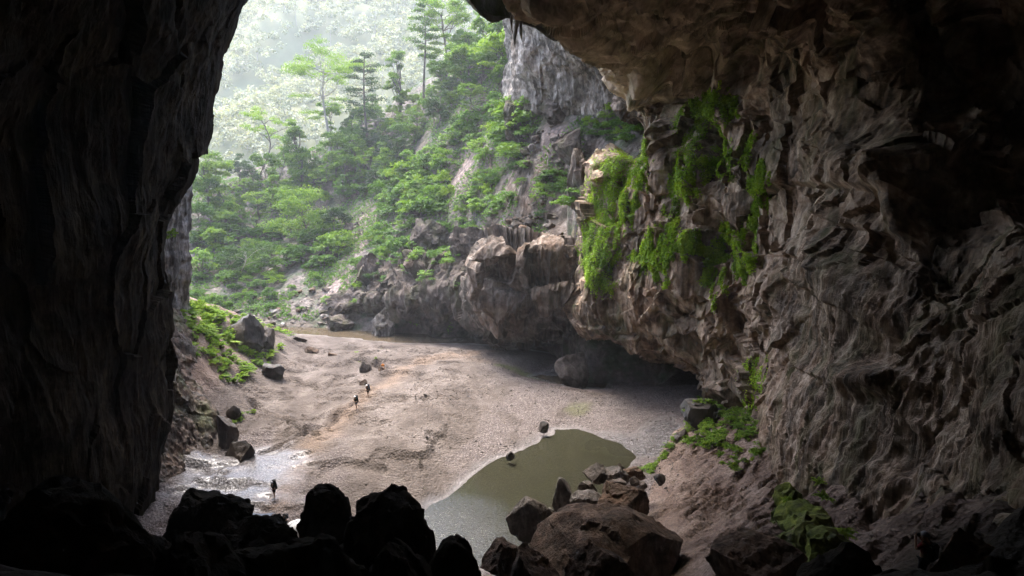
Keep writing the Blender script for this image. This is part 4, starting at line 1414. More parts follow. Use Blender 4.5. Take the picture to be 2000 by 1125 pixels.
# ------------------------------------------------------------------ far forest: reads as one mass
nt_ = 5200
tx = r2.uniform(-300, 120, nt_)
ty_ = 300 + 235 * r2.random(nt_)
tz = far_z(tx, ty_)
kq = 34
u = r2.normal(size=(nt_, kq, 3))
u /= np.linalg.norm(u, axis=-1, keepdims=True)
u[..., 2] = np.abs(u[..., 2]) * 1.2 - 0.3
rad = r2.uniform(2.2, 4.6, (nt_, 1, 1))
Hh = r2.uniform(5, 12, nt_)
C = np.stack([tx, ty_, tz + Hh], -1)[:, None] + u * rad * np.array([1, 1, 0.9]) * r2.uniform(0.5, 1, (nt_, kq, 1))
tnt = np.clip(r2.normal(0.5, 0.25, (nt_, 1)) + r2.normal(0, 0.15, (nt_, kq)), 0, 1)
lv_, lf_, lt_ = leaves(C.reshape(-1, 3), (u + np.array([0, 0, 0.5]) + 0.4 * r2.normal(size=u.shape)).reshape(-1, 3), np.full(nt_ * kq, 1.45), 0.7, r2, tnt.ravel())
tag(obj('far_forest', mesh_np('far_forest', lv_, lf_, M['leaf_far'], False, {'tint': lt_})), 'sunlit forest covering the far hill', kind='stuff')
parts = []
for k in r2.choice(nt_, 420, False):
    p0 = np.array([tx[k], ty_[k], tz[k]])
    parts.append(tube(np.stack([p0, p0 + np.array([r2.normal(0, 0.4), 0, Hh[k] * 1.25])]), np.array([0.22, 0.12]), 4))
V_, F_ = join(parts)
tag(obj('far_trunks', mesh_np('far_trunks', V_, F_, M['bark_pale'])), 'pale trunks in the far forest', kind='stuff')

# ------------------------------------------------------------------ hanging fern and moss curtains on the right wall
def curtain(name, poly, n, label, size=0.26, strands=0.25, thick=0.6, mat='leaf_moss', thr=-0.1, seed=1):
    r = np.random.default_rng(seed)
    pl = np.array(poly, float)
    m = (RWpx > pl[:, 0].min() - 30) & (RWpx < pl[:, 0].max() + 30) & (RWpy > pl[:, 1].min() - 25) & (RWpy < pl[:, 1].max() + 45) & (Gd[..., 1] > 14)
    V = Gd[m]
    Nv = RWN[m]
    if len(V) < 4:
        print('curtain empty', name)
        return
    dd = sdf(RWpx[m], RWpy[m] - 6, pl)
    ns = 0.75 * fbm(V * np.array([1, 1, 0.16]) / 0.8, 3, 0.55, seed % 4) + 0.5 * fbm(V / 2.4, 3, 0.5, 1) - np.where(dd > 0, dd / 22.0, dd / 70.0)
    kp = ns > thr + 0.18
    V, Nv, ns = V[kp], Nv[kp], ns[kp]
    thr = thr + 0.18
    # bulging cushions: leaf layers grow thicker where the strand noise is high
    n = int(n * 1.7)
    k = r.integers(0, len(V), n)
    th = thick * np.clip(ns[k] - thr, 0, 1.2) * r.uniform(0.35, 1.0, n)
    C = V[k] + Nv[k] * th[:, None] + r.normal(size=(n, 3)) * 0.10
    C[:, 2] -= strands * 1.8 * r.random(n) ** 3
    Nn = Nv[k] * 0.8 + np.array([0, 0, 0.55]) + r.normal(size=(n, 3)) * 0.45
    tv = np.clip(0.45 + 0.35 * fbm(V[k] / 1.6, 2, k=3) + r.normal(size=n) * 0.16, 0, 1)
    lv_, lf_, lt_ = leaves(C, Nn, np.full(n, size), 0.62, r, tv)
    o = obj(name, mesh_np(name, lv_, lf_, M[mat], False, {'tint': lt_}))
    tag(o, label, 'fern curtain', 'hanging fern curtains on the right wall')


curtain('fern_curtain', [(1160, 312), (1200, 292), (1262, 278), (1264, 302), (1235, 320), (1205, 345), (1196, 400), (1190, 470), (1190, 545), (1150, 548), (1140, 480), (1142, 400), (1150, 350)], 15000, 'largest bright green fern curtain hanging beside the undercut block', strands=0.5, thr=-0.35, seed=1)
curtain('fern_curtain', [(1200, 380), (1235, 330), (1262, 320), (1255, 390), (1232, 430), (1215, 490), (1196, 500)], 5000, 'leafy green fern cluster right of the largest fern curtain', size=0.32, thr=-0.05, seed=2)
curtain('fern_curtain', [(1345, 192), (1380, 172), (1412, 166), (1408, 200), (1388, 225), (1372, 258), (1350, 330), (1338, 395), (1312, 425), (1290, 405), (1308, 330), (1328, 250)], 12000, 'tall strip of mossy ferns draped down the middle rock pillar', strands=0.6, thr=-0.3, seed=3)
curtain('fern_curtain', [(1252, 490), (1298, 432), (1330, 425), (1342, 470), (1302, 500), (1292, 552), (1262, 525)], 6500, 'bright yellow green fern clump below the tall mossy strip', size=0.32, thr=-0.35, seed=4)
curtain('fern_curtain', [(1418, 192), (1434, 184), (1428, 225), (1414, 250), (1404, 246)], 1800, 'small pointed fern tuft hanging alone high on the wall', thr=-0.5, seed=5)
curtain('fern_curtain', [(1388, 302), (1434, 258), (1432, 288), (1392, 325), (1356, 372), (1346, 348)], 3200, 'slanting fern fringe in the middle of the fern wall', thr=-0.25, seed=6)
curtain('fern_curtain', [(1428, 292), (1466, 260), (1462, 300), (1444, 342), (1424, 332)], 2400, 'short fern patch right of the slanting fringe', thr=-0.3, seed=7)
curtain('fern_curtain', [(1468, 332), (1494, 312), (1484, 400), (1478, 445), (1472, 505), (1450, 545), (1438, 520), (1440, 480), (1455, 430)], 6000, 'narrow dark green fern strip at the right end of the fern wall', thr=-0.15, seed=8)
curtain('fern_curtain', [(1385, 470), (1420, 428), (1412, 500), (1416, 560), (1394, 582), (1370, 540)], 4200, 'lowest fern drape hanging over the grey rock', thr=-0.2, seed=9)
curtain('fern_curtain', [(1320, 455), (1372, 448), (1382, 480), (1340, 500)], 2400, 'small fern cushion between the bright clump and the lowest drape', thr=-0.1, seed=10)
curtain('fern_curtain', [(1456, 700), (1484, 690), (1486, 790), (1460, 800)], 1800, 'little fern sprig low on the wall above the mossy boulder', size=0.26, thr=-0.1, seed=11)


# ------------------------------------------------------------------ ferns
def make_fern(seed, n=18, L=1.0):
    r = np.random.default_rng(seed)
    Cs, Ns, Ss, Ts = [], [], [], []
    wood = []
    for k in range(n):
        az = k * 2.4 + r.uniform(-0.4, 0.4)
        l = L * r.uniform(0.6, 1.1)
        el = r.uniform(0.45, 1.4)
        s = np.linspace(0.08, 1, 15)
        h = l * (np.sin(el) * s - 0.55 * s ** 2.2)
        d = l * np.cos(el) * s + 0.25 * l * s ** 2
        path = np.stack([np.cos(az) * d, np.sin(az) * d, h + 0.02], -1)
        wood.append(tube(path, 0.016 * (1.2 - s), 3))
        side = np.array([-np.sin(az), np.cos(az), 0])
        w = 0.15 * l * np.sin(np.clip(s * 2.9 + 0.25, 0, 3.14))
        for sg in (-1, 1):
            Cs.append(path + side * (sg * w * 0.5)[:, None])
            Ns.append(np.tile([0, 0, 1.0], (15, 1)) + r.normal(size=(15, 3)) * 0.35)
            Ss.append(w * 0.85 + 0.03)
            Ts.append(np.clip(r.normal(0.5, 0.15) + 0.25 * s - 0.1, 0, 1))
    C, Nn, s_, t_ = np.concatenate(Cs), np.concatenate(Ns), np.concatenate(Ss), np.concatenate(Ts)
    lv_, lf_, lt_ = leaves(C, Nn, s_ * 1.15, 0.75, r, t_)
    wv_, wf_ = join(wood)
    return mesh_np('fern_stalks', wv_, wf_, M['bark']), mesh_np('fern_fronds', lv_, lf_, M['leaf_fern'], False, {'tint': lt_})


FV = [make_fern(700 + k, 18 + 4 * k) for k in range(3)]
for k in range(2):                 # leafy herbs that grow among the ferns
    wv_, wf_, lv_, lf_, lt_ = make_shrub(740 + k, 0.55, 0.75, 16, 0.15, 26, k == 0)
    FV.append((mesh_np('herb_stalks', wv_, wf_, M['bark']), mesh_np('herb_leaves', lv_, lf_, M['leaf_fern'], False, {'tint': lt_})))


def fern_zone(poly, n, s0, s1, lab, grp, thr=-0.2, fz_=None, mind=0.25):
    fz_ = fz_ or floor_base
    p = np.array(poly, float)
    c = tries = 0
    pts = []
    while c < n and tries < 5000:
        tries += 1
        a = r2.uniform(p[:, 0].min(), p[:, 0].max())
        b = r2.uniform(p[:, 1].min(), p[:, 1].max())
        if not inside(np.array(a), np.array(b), p):
            continue
        q = march(a, b, fz_, 20, 200)
        if q is None or fbm(q[None] * np.array([1, 1, 0]) / 4.0, 3, k=2)[0] < thr or any((q[0] - f[0]) ** 2 + (q[1] - f[1]) ** 2 < mind for f in pts):
            continue
        pts.append(q)
        s = 1.1 * r2.uniform(s0, s1)
        z = float(floor_z(np.array(q[0]), np.array(q[1])))
        plant_obj('fern', (q[0], q[1], z - 0.03), r2.uniform(0, 6.28), (s, s, s), lab, 'fern', grp, FV[r2.integers(5)], ('stalks', 'fronds'))
        c += 1


fern_zone([(345, 590), (420, 592), (500, 615), (570, 650), (565, 660), (500, 650), (440, 665), (352, 660)], 115, 0.9, 1.9, 'bright green fern on the crest of the left mound', 'ferns on the crest of the left mound', -0.5)
fern_zone([(360, 640), (440, 650), (560, 680), (560, 715), (500, 725), (470, 760), (420, 765), (385, 720)], 85, 0.8, 1.6, 'bright green fern on the lower side of the left mound', 'ferns on the lower side of the left mound', -0.25)
fern_zone([(440, 770), (500, 770), (500, 805), (450, 830)], 7, 0.4, 0.8, 'small fern tuft on the sand below the left mound', 'small fern tufts below the left mound', -0.6)
fern_zone([(1235, 905), (1290, 880), (1330, 845), (1350, 815), (1340, 790), (1400, 770), (1470, 785), (1475, 850), (1400, 880), (1330, 880), (1260, 912)], 95, 0.7, 1.5, 'bright green fern on the bank at the foot of the right wall', 'ferns on the right bank', -0.45)
fern_zone([(1400, 870), (1495, 850), (1500, 900), (1440, 935), (1400, 910)], 26, 0.5, 1.0, 'thin yellowish fern on the bare upper right bank', 'thin ferns on the upper right bank', -0.4)
fern_zone([(640, 685), (720, 690), (740, 715), (650, 705)], 5, 0.35, 0.7, 'tiny green tuft on the far part of the sand', 'tiny tufts on the far sand', -0.9)

# ================================================================== rocks
ICO = {}


def ico(sub):
    if sub not in ICO:
        bm = bmesh.new()
        bmesh.ops.create_icosphere(bm, subdivisions=sub, radius=1.0)
        V = np.array([v.co[:] for v in bm.verts])
        F = np.array([[v.index for v in f.verts] for f in bm.faces])
        bm.free()
        ICO[sub] = (V, F)
    return ICO[sub]


def rock_mesh(name, dims, seed, mat, sub=4, cuts=20, rough=0.045, tilt=0.35, lo=0.42, hi=0.8, flutes=0.0):
    """a boulder: a ball cut flat by random planes, weathered by noise; dims are half sizes, base at z = 0"""
    r = np.random.default_rng(seed)
    V, F = ico(sub)
    V = V.copy()
    for k in range(cuts):
        n = r.normal(size=3)
        n /= np.linalg.norm(n)
        o = r.uniform(lo, hi)
        d = V @ n - o
        V = V - np.where(d > 0, d, 0)[:, None] * n * 0.985
    a = r.uniform(-tilt, tilt, 2)
    Rx = np.array([[1, 0, 0], [0, math.cos(a[0]), -math.sin(a[0])], [0, math.sin(a[0]), math.cos(a[0])]])
    Ry = np.array([[math.cos(a[1]), 0, math.sin(a[1])], [0, 1, 0], [-math.sin(a[1]), 0, math.cos(a[1])]])
    V = V @ Rx.T @ Ry.T
    lo_, hi_ = V.min(0), V.max(0)
    V = (V - lo_) / (hi_ - lo_) * 2 - 1
    m = float(np.mean(dims))
    P = V * np.asarray(dims)
    nr = P / (np.linalg.norm(P, axis=1, keepdims=True) + 1e-9)
    off = r.uniform(0, 40, 3)
    d = 1.1 * fbm(P / m * 1.3 + off, 4, 0.55) + 1.6 * facets(P / m * 2.4 + off, 0.9)
    d = d + 0.5 * facets(P / m * 6 + off, 0.9, 2) + 0.3 * fbm(P / m * 8 + off, 3, 0.6)
    if flutes:
        d = d + flutes * 10 * ridged(P / m * np.array([3.0, 3.0, 0.5]) + off, 2)
    P = P + nr * (rough * m * d)[:, None]
    P[:, 2] += dims[2]
    me = mesh_np(name, P, F, M[mat], True)
    me.set_sharp_from_angle(angle=math.radians(24))
    return me


def boulder(name, box, mat, seed, label, cat='boulder', group=None, ground=None, Y=None, depth=0.85, bury=0.4, sub=4, rotz=None, **kw):
    """box is the boulder's outline in the photograph; it rests on the ground seen at its lower edge (or stands at distance Y)"""
    x0, y0, x1, y1 = box
    xc = 0.5 * (x0 + x1)
    if Y is None:
        q = march(xc, y1 - 0.12 * (y1 - y0), ground)
        if q is None:
            print('no ground for', label)
            return None
        Y = q[1]
    s = Y / ray(xc, 0.5 * (y0 + y1))[1]
    w = (x1 - x0) / FPX * s / 2
    h = (y1 - y0) / FPX * s / 2
    dims = np.array([w, depth * (w * 0.6 + h * 0.4), h * (1 + bury)])
    top = at(xc, y0, Y)
    me = rock_mesh(name, dims, seed, mat, sub, **kw)
    o = obj(name, me)
    o.location = (top[0], Y + dims[1] * 0.3, top[2] - 2 * dims[2])
    tag(o, label, cat, group)
    return o


RND = dict(lo=0.72, hi=0.95, cuts=11, tilt=0.2)
FG = [  # dark boulders of the foreground: box, distance
    ((568, 960, 684, 1190), 30, 'tall dark domed boulder in the foreground left of the pool', 21, RND),
    ((655, 984, 850, 1260), 27, 'wide dark slab sloping down to the right beside the pool', 22, dict(lo=0.7, hi=0.95, cuts=12)),
    ((826, 1066, 940, 1300), 23, 'dark rounded boulder at the bottom edge in front of the pool glint', 23, RND),
    ((305, 988, 480, 1160), 33, 'dark flat topped boulder at the foot of the left wall', 24, dict(lo=0.5, hi=0.85)),
    ((-120, 975, 270, 1500), 17, 'huge black boulder filling the bottom left corner', 25, RND),
    ((225, 1040, 345, 1240), 25, 'dark boulder right of the huge black corner boulder', 26, {}),
    ((395, 1028, 600, 1220), 26, 'dark low boulder behind the bottom edge left of centre', 27, RND),
    ((430, 1068, 700, 1400), 18, 'dark boulder with faint greenish ridge at the bottom edge', 28, RND),
    ((512, 1010, 562, 1060), 33, 'small dark rock below the blue tarp', 29, {}),
    ((245, 1070, 470, 1420), 16, 'black broken rock at the bottom edge left of the ridged boulder', 30, {}),
    ((700, 1078, 860, 1400), 18, 'black rock at the bottom edge under the wide slab', 31, RND),
]
for box, Y, lab, sd, kw in FG:
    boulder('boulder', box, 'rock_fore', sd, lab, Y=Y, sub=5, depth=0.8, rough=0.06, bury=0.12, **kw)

RB = [  # rocks around the pool and on the right bank: box, material, label, distance
    ((988, 972, 1070, 1056), 'rock_grey', 'squarish grey block standing in the pool', 51, dict(cuts=9, lo=0.5, hi=0.68, tilt=0.3)),
    ((1078, 936, 1120, 1002), 'rock_grey', 'upright rounded grey boulder behind the squarish block', 57, {}),
    ((1112, 962, 1178, 1006), 'rock_grey', 'angular grey rock right of the upright rounded boulder', 56, {}),
    ((1165, 950, 1272, 1034), 'rock_brown', 'large dark brown boulder on the pool edge', 51, {}),
    ((1140, 908, 1190, 944), 'rock_grey', 'dark broken rock at the left tip of the rock pile by the pool', 60, {}),
    ((1160, 920, 1236, 950), 'rock_grey', 'long flat rock lying across the rock pile by the pool', 59.5, dict(tilt=0.15)),
    ((1182, 938, 1222, 964), 'rock_grey', 'small grey rock below the long flat rock', 58, {}),
    ((1198, 905, 1228, 926), 'rock_grey', 'small dark stone at the top of the rock pile by the pool', 62, {}),
    ((1218, 912, 1262, 938), 'rock_brown', 'brown stone at the right end of the rock pile', 61, {}),
    ((1128, 940, 1168, 972), 'rock_grey', 'rough grey rock in the middle of the rock pile', 58.5, {}),
    ((1036, 1016, 1350, 1180), 'rock_brown', 'broad smooth brown boulder in front of the pool', 42, dict(lo=0.78, hi=0.97, cuts=12, tilt=0.1, rough=0.035)),
    ((938, 1064, 1046, 1140), 'rock_brown', 'pointed brown rock at the lower tip of the pool', 37, {}),
    ((985, 1086, 1110, 1180), 'rock_brown', 'low brown rock at the bottom edge below the pool tip', 32, {}),
    ((1105, 1086, 1240, 1190), 'rock_brown', 'rounded brown rock at the bottom edge before the broad boulder', 30, {}),
    ((1405, 1068, 1590, 1200), 'rock_brown', 'brown rock at the bottom edge left of the mossy flowstone', 27, {}),
    ((1570, 1085, 1770, 1250), 'rock_fore', 'dark rock at the bottom edge left of the photographer', 21.5, {}),
    ((1835, 1048, 1965, 1250), 'rock_brown', 'brown rock right behind the photographer', 20, {}),
    ((1925, 1080, 2060, 1300), 'rock_fore', 'dark rock in the bottom right corner', 17, {}),
    ((1336, 785, 1412, 838), 'rock_black', 'dark boulder capped with ferns on the right bank', 72, {}),
    ((1318, 838, 1348, 864), 'rock_black', 'small dark rock below the fern capped boulder', 66, {}),
]
for k, (box, mat, lab, Y, kw) in enumerate(RB):
    on_bank = 'fern capped' in lab or 'capped with ferns' in lab
    boulder('boulder', box, mat, 60 + k, lab, Y=None if on_bank else Y, ground=floor_base, sub=5 if box[2] - box[0] > 90 else 4, bury=0.4 if on_bank else 0.16, **kw)
for k, (a, b) in enumerate([(1068, 1010), (1082, 1022), (1098, 1012), (1112, 1026), (1130, 1018), (1148, 1024), (1095, 1030), (1128, 1005), (1160, 1012), (1075, 1000), (1240, 940), (1255, 950), (1232, 955), (1290, 935)]):
    boulder('stone', (a - 11, b - 8, a + 11, b + 8), 'rock_grey', 120 + k, 'small dark stone wedged between the pool boulders', 'stone', 'small stones between the pool boulders', Y=53 if b > 990 else 58.5, sub=3)

LB2 = [  # left side
    ((432, 862, 494, 912), 'rock_black', 'shiny black rock on the sand beside the wet gravel', {}),
    ((420, 812, 462, 876), 'rock_black', 'dark rock leaning on the left slope above the shiny black rock', {}),
    ((438, 616, 504, 676), 'rock_black', 'dark overhanging boulder among the ferns of the left mound', {}),
    ((484, 640, 530, 684), 'rock_black', 'dark boulder right below the overhanging one on the left mound', {}),
    ((513, 710, 552, 742), 'rock_black', 'dark domed rock at the lower edge of the left mound', {}),
    ((440, 790, 470, 815), 'rock_black', 'small dark rock between fern tufts below the mound', {}),
    ((560, 655, 600, 672), 'rock_grey', 'flat grey rock on the sand at the tip of the left mound', {}),
    ((592, 676, 622, 692), 'rock_brown', 'low brown rock on the far sand right of the mound', {}),
    ((640, 688, 660, 704), 'rock_brown', 'dark stone on the far sand near the erosion ledge', {}),
    ((698, 706, 724, 730), 'rock_grey', 'pale pointed rock on the far sand by the footpath', {}),
    ((738, 716, 758, 728), 'rock_brown', 'dark flat stone under the orange bag', {}),
    ((1085, 690, 1152, 756), 'rock_grey', 'leaning triangular boulder in the dark hollow under the overhang', {}),
    ((1052, 824, 1072, 840), 'rock_black', 'small dark rock on the gravel above the pool', {}),
    ((988, 880, 1006, 896), 'rock_black', 'small dark rock on the left shore of the pool', {}),
    ((790, 717, 804, 725), 'rock_brown', 'tiny brown stone left of its twin on the middle sand', {}),
    ((821, 721, 834, 729), 'rock_brown', 'tiny brown stone right of its twin on the middle sand', {}),
    ((822, 655, 840, 666), 'rock_grey', 'small grey block on the far river edge', {}),
    ((872, 660, 904, 671), 'rock_grey', 'flat grey stones on the far sand before the dark hollow', {}),
    ((700, 742, 716, 754), 'rock_brown', 'brown stone beside the hikers on the footpath', {}),
]
for k, (box, mat, lab, kw) in enumerate(LB2):
    boulder('boulder' if box[2] - box[0] > 18 else 'stone', box, mat, 160 + k, lab, 'boulder' if box[2] - box[0] > 18 else 'stone', ground=floor_base, sub=4 if box[2] - box[0] > 30 else 3, **kw)

HB = [  # beyond the river
    ((634, 616, 694, 650), 'rock_bank', 'large flat boulder at the far river edge', 142, {}),
    ((722, 600, 768, 660), 'rock_pale', 'pale leaning slab in the dark bank at the river', 137, dict(tilt=0.7)),
    ((690, 500, 760, 585), 'rock_bank', 'shaded rock outcrop on the slope above the river boulder', 148, {}),
    ((612, 482, 668, 536), 'rock_bank', 'brown overhanging outcrop below the domed tree', 170, {}),
    ((484, 430, 548, 478), 'rock_bank', 'dark rock face under the thicket trees', 190, {}),
    ((735, 610, 770, 640), 'rock_bank', 'grey angular rock at the water under the bank', 138, {}),
    ((665, 435, 700, 462), 'rock_bank', 'boulder at the left edge of the pale scree', 178, {}),
    ((800, 430, 880, 500), 'rock_bank', 'craggy outcrop with pale top above the rocky bank', 146, {}),
    ((880, 440, 950, 520), 'rock_bank', 'craggy dark outcrop next to the top of the undercut block', 133, {}),
    ((985, 195, 1050, 262), 'rock_bank', 'dark rocky knob below the foot of the pale cliff', 143, {}),
    ((1080, 250, 1135, 310), 'rock_bank', 'dark rock step beside the path under the pale cliff', 124, {}),
    ((1110, 290, 1160, 392), 'rock_ledge', 'pale rounded rock rib left of the largest fern curtain', 109, dict(flutes=0.012)),
    ((1055, 190, 1120, 250), 'rock_bank', 'heap of dark rock at the foot of the pale cliff', 134, {}),
    ((1196, 180, 1262, 225), 'rock_ledge', 'blocky ledge stones in the dark nook beside the roof', 112, {}),
]
for k, (box, mat, lab, Y, kw) in enumerate(HB):
    boulder('boulder', box, mat, 220 + k, lab, Y=Y, sub=5 if box[2] - box[0] > 60 else 4, rough=0.08, bury=0.3, **kw)

# stones of the path and the ledge top, and of the far rubble: alike stones share meshes
SM = [rock_mesh('stone', (1.0, 0.85, 0.62), 900 + k, m_, 3, rough=0.05) for k, m_ in enumerate(['rock_bank', 'rock_grey', 'rock_bank', 'rock_pale', 'rock_bank', 'rock_brown'])]


def stones(poly, n, s0, s1, lab, grp, f, seed):
    r = np.random.default_rng(seed)
    p = np.array(poly, float)
    c = t = 0
    while c < n and t < 4000:
        t += 1
        a = r.uniform(p[:, 0].min(), p[:, 0].max())
        b = r.uniform(p[:, 1].min(), p[:, 1].max())
        if not inside(np.array(a), np.array(b), p):
            continue
        q = march(a, b, f, 40)
        if q is None:
            continue
        s = s0 * (s1 / s0) ** (r.random() ** 2)
        o = obj('stone', SM[r.integers(len(SM))])
        zz = float(hill_z(q[0], q[1])) if f is hill_base else float(floor_z(q[0], q[1]))
        o.location = (q[0], q[1], zz - 0.35 * s)
        o.scale = (s, s * r.uniform(0.8, 1.2), s * r.uniform(0.7, 1.2))
        o.rotation_euler = (r.uniform(-0.3, 0.3), r.uniform(-0.3, 0.3), r.uniform(0, 6.28))
        tag(o, lab, 'stone', grp)
        c += 1


stones([(1000, 470), (985, 450), (1040, 380), (1060, 330), (1090, 290), (1120, 300), (1090, 360), (1060, 420), (1110, 460)], 70, 0.3, 1.5, 'grey stone on the stony path above the undercut block', 'stones on the stony path', hill_base, 1)
stones([(430, 600), (540, 575), (660, 560), (690, 600), (690, 640), (600, 648), (530, 640), (450, 630)], 150, 0.22, 1.1, 'grey stone in the rubble at the far river bank', 'stones in the far river rubble', hill_base, 2)
stones([(690, 420), (730, 400), (745, 440), (700, 480), (670, 470)], 40, 0.25, 0.7, 'stone lying on the pale scree patch', 'stones on the pale scree', hill_base, 3)
stones([(760, 480), (900, 450), (940, 480), (880, 530), (780, 550)], 40, 0.4, 1.3, 'stone on the rocky bank left of the undercut block', 'stones on the rocky bank', hill_base, 4)
stones([(1000, 270), (1080, 240), (1090, 300), (1040, 340), (1010, 330)], 40, 0.3, 1.3, 'stone on the rough slope under the pale cliff', 'stones under the pale cliff', hill_base, 5)

# rubble between the dark foreground boulders
r5 = np.random.default_rng(31)
RM = [rock_mesh('stone', (1.0, 0.85, 0.7), 950 + k, 'rock_fore', 3) for k in range(4)]
for k in range(24):
    a, b = r5.uniform(250, 1000), r5.uniform(1030, 1118)
    q = at(a, b, r5.uniform(19, 31))
    s_ = r5.uniform(0.15, 0.6)
    o = obj('rubble_stone', RM[r5.integers(4)])
    gz = float(floor_z(q[0], q[1]))
    o.location = (q[0], q[1], gz - 0.25 * s_)
    o.scale = (s_, s_, s_ * r5.uniform(0.7, 1.2))
    o.rotation_euler = (0, 0, r5.uniform(0, 6.28))
    tag(o, 'small black stone in the shadowed rubble between the foreground boulders', 'stone', 'rubble between the foreground boulders')

# pebbles of the sand floor: far too many to count
r4 = np.random.default_rng(8)
Vp, Fp = ico(1)
n_p = 5200
px_ = r4.uniform(-34, 26, n_p * 3)
py_ = 60 + 75 * r4.random(n_p * 3)
zz = floor_z(px_, py_)
gk = (zz > 0.1) & (zz < 3.2) & (fbm(np.stack([px_, py_, 0 * px_], -1) / 6.0, 3) + 0.035 * (px_ + 8) > r4.uniform(-0.5, 0.7, n_p * 3))
px_, py_, zz = px_[gk][:n_p], py_[gk][:n_p], zz[gk][:n_p]
sz = 0.04 + 0.13 * r4.random(len(px_)) ** 4
Vall = Vp[None] * (sz[:, None, None] * r4.uniform(0.6, 1.3, (len(px_), 1, 3))) * r4.uniform(0.8, 1.2, (len(px_), len(Vp), 1)) + np.stack([px_, py_, zz], -1)[:, None]
Fall = (Fp[None] + (np.arange(len(px_)) * len(Vp))[:, None, None]).reshape(-1, 3)
tag(obj('pebbles', mesh_np('pebbles', Vall.reshape(-1, 3), Fall, M['rock_grey'])), 'scattered pebbles on the sand floor', kind='stuff')

# stalactites of the roof lip
for k, (a, y0, y1, w, Y, lab) in enumerate([(1008, 30, 92, 12, 84, 'longest hanging stalactite at the tip of the roof lip'), (1018, 40, 78, 8, 84.5, 'short stalactite beside the longest one on the roof lip'), (1000, 22, 66, 7, 83.5, 'thin stalactite at the outer end of the roof lip')]):
    s = Y / ray(a, y0)[1]
    h = (y1 - y0) / FPX * s
    t = np.linspace(0, 1, 12)
    V_, F_ = tube(np.stack([0.04 * h * np.sin(5 * t + k), 0 * t, 0.6 - (h + 0.6) * t], -1), w / FPX * s * 0.5 * (1 - t) ** 0.7 * (1 + 0.3 * np.sin(11 * t + k)) + 0.02, 9)
    V_ = V_ + 0.12 * np.stack([fbm(V_ * np.array([2, 2, 0.5]) + k, 2), fbm(V_ * np.array([2, 2, 0.5]) + 5, 2), 0 * V_[:, 0]], -1)
    o = obj('stalactite', mesh_np('stalactite', V_, F_, M['rock_pale']))
    o.location = at(a, y0, Y)
    tag(o, lab, 'stalactite', 'stalactites of the roof lip')

# mossy flowstone terraces at the foot of the right wall
MT = [((1525, 960, 1600, 1010), 45, 'topmost mossy flowstone lobe below the right wall'), ((1530, 990, 1625, 1045), 43, 'second mossy flowstone lobe from the top'), ((1545, 1020, 1650, 1075), 41, 'broad mossy flowstone lobe in the middle of the terraces'),
      ((1505, 1005, 1555, 1050), 44.5, 'rounded mossy lobe at the left side of the terraces'), ((1580, 1045, 1670, 1095), 39, 'lowest mossy flowstone lobe near the bottom edge'), ((1520, 1045, 1590, 1090), 41, 'dark mossy lobe at the lower left of the terraces')]
for k, (box, Y, lab) in enumerate(MT):
    o = boulder('flowstone', box, 'mossy', 400 + k, lab, 'flowstone', 'mossy flowstone terraces', ground=floor_base, sub=4, flutes=0.03, lo=0.5, hi=0.85, bury=0.8, depth=1.3, rough=0.08)
for k, (a, b, Y) in enumerate([(1590, 960, 44.2), (1600, 985, 43), (1640, 1035, 40.5), (1530, 1000, 44)]):
    q = march(a, b + 22, floor_base)
    q[2] = float(floor_z(q[0], q[1])) + 0.9
    plant_obj('fern', (q[0], q[1] - 0.4, q[2] - 0.1), k, (0.8, 0.8, 0.8), 'small bright fern sprouting from the mossy flowstone terraces', 'fern', 'ferns on the mossy terraces', FV[k % 5], ('stalks', 'fronds'))
# ferns on the dark boulders
for k, (a, b, Y) in enumerate([(1350, 792, 71.5), (1372, 784, 72), (1395, 786, 72.5), (1342, 805, 71), (1360, 788, 72.8), (1385, 783, 73)]):
    Y = march(1374, 832, floor_base)[1]
    q = at(a, b, Y)
    plant_obj('fern', (q[0], q[1] + 0.6, q[2] - 0.35), k, (0.9, 0.9, 0.8), 'bright fern growing on top of the dark boulder of the right bank', 'fern', 'ferns capping the dark boulder', FV[k % 5], ('stalks', 'fronds'))
q = at(336, 470, 89.3)
plant_obj('fern', (q[0], q[1], q[2]), 1, (1.6, 1.2, 2.2), 'lone bright fern clinging to the pale pillar beside the dark left wall', 'fern', None, FV[4], ('stalks', 'fronds'))


# ================================================================== people and camp
M['skin'] = plain_mat('skin', (0.30, 0.17, 0.10), 0.6, 0.15)
M['cloth_teal'] = plain_mat('cloth_teal', (0.02, 0.05, 0.05), 0.85)
M['cloth_navy'] = plain_mat('cloth_navy', (0.03, 0.045, 0.07), 0.85)
M['cloth_green'] = plain_mat('cloth_green', (0.015, 0.03, 0.02), 0.85)
M['cloth_red'] = plain_mat('cloth_red', (0.22, 0.02, 0.02), 0.85)
M['cloth_black'] = plain_mat('cloth_black', (0.012, 0.012, 0.014), 0.85)
M['helmet_white'] = plain_mat('helmet_white', (0.75, 0.75, 0.75), 0.35, 0.1)
M['helmet_grey'] = plain_mat('helmet_grey', (0.22, 0.22, 0.24), 0.3, 0.1)
M['metal'] = plain_mat('metal', (0.25, 0.25, 0.26), 0.35, 0.1)
M['tarp'] = plain_mat('tarp', (0.05, 0.065, 0.095), 0.6)
M['tent_white'] = plain_mat('tent_white', (0.72, 0.72, 0.70), 0.6, 0.12)
M['orange'] = plain_mat('orange', (0.55, 0.20, 0.03), 0.7)


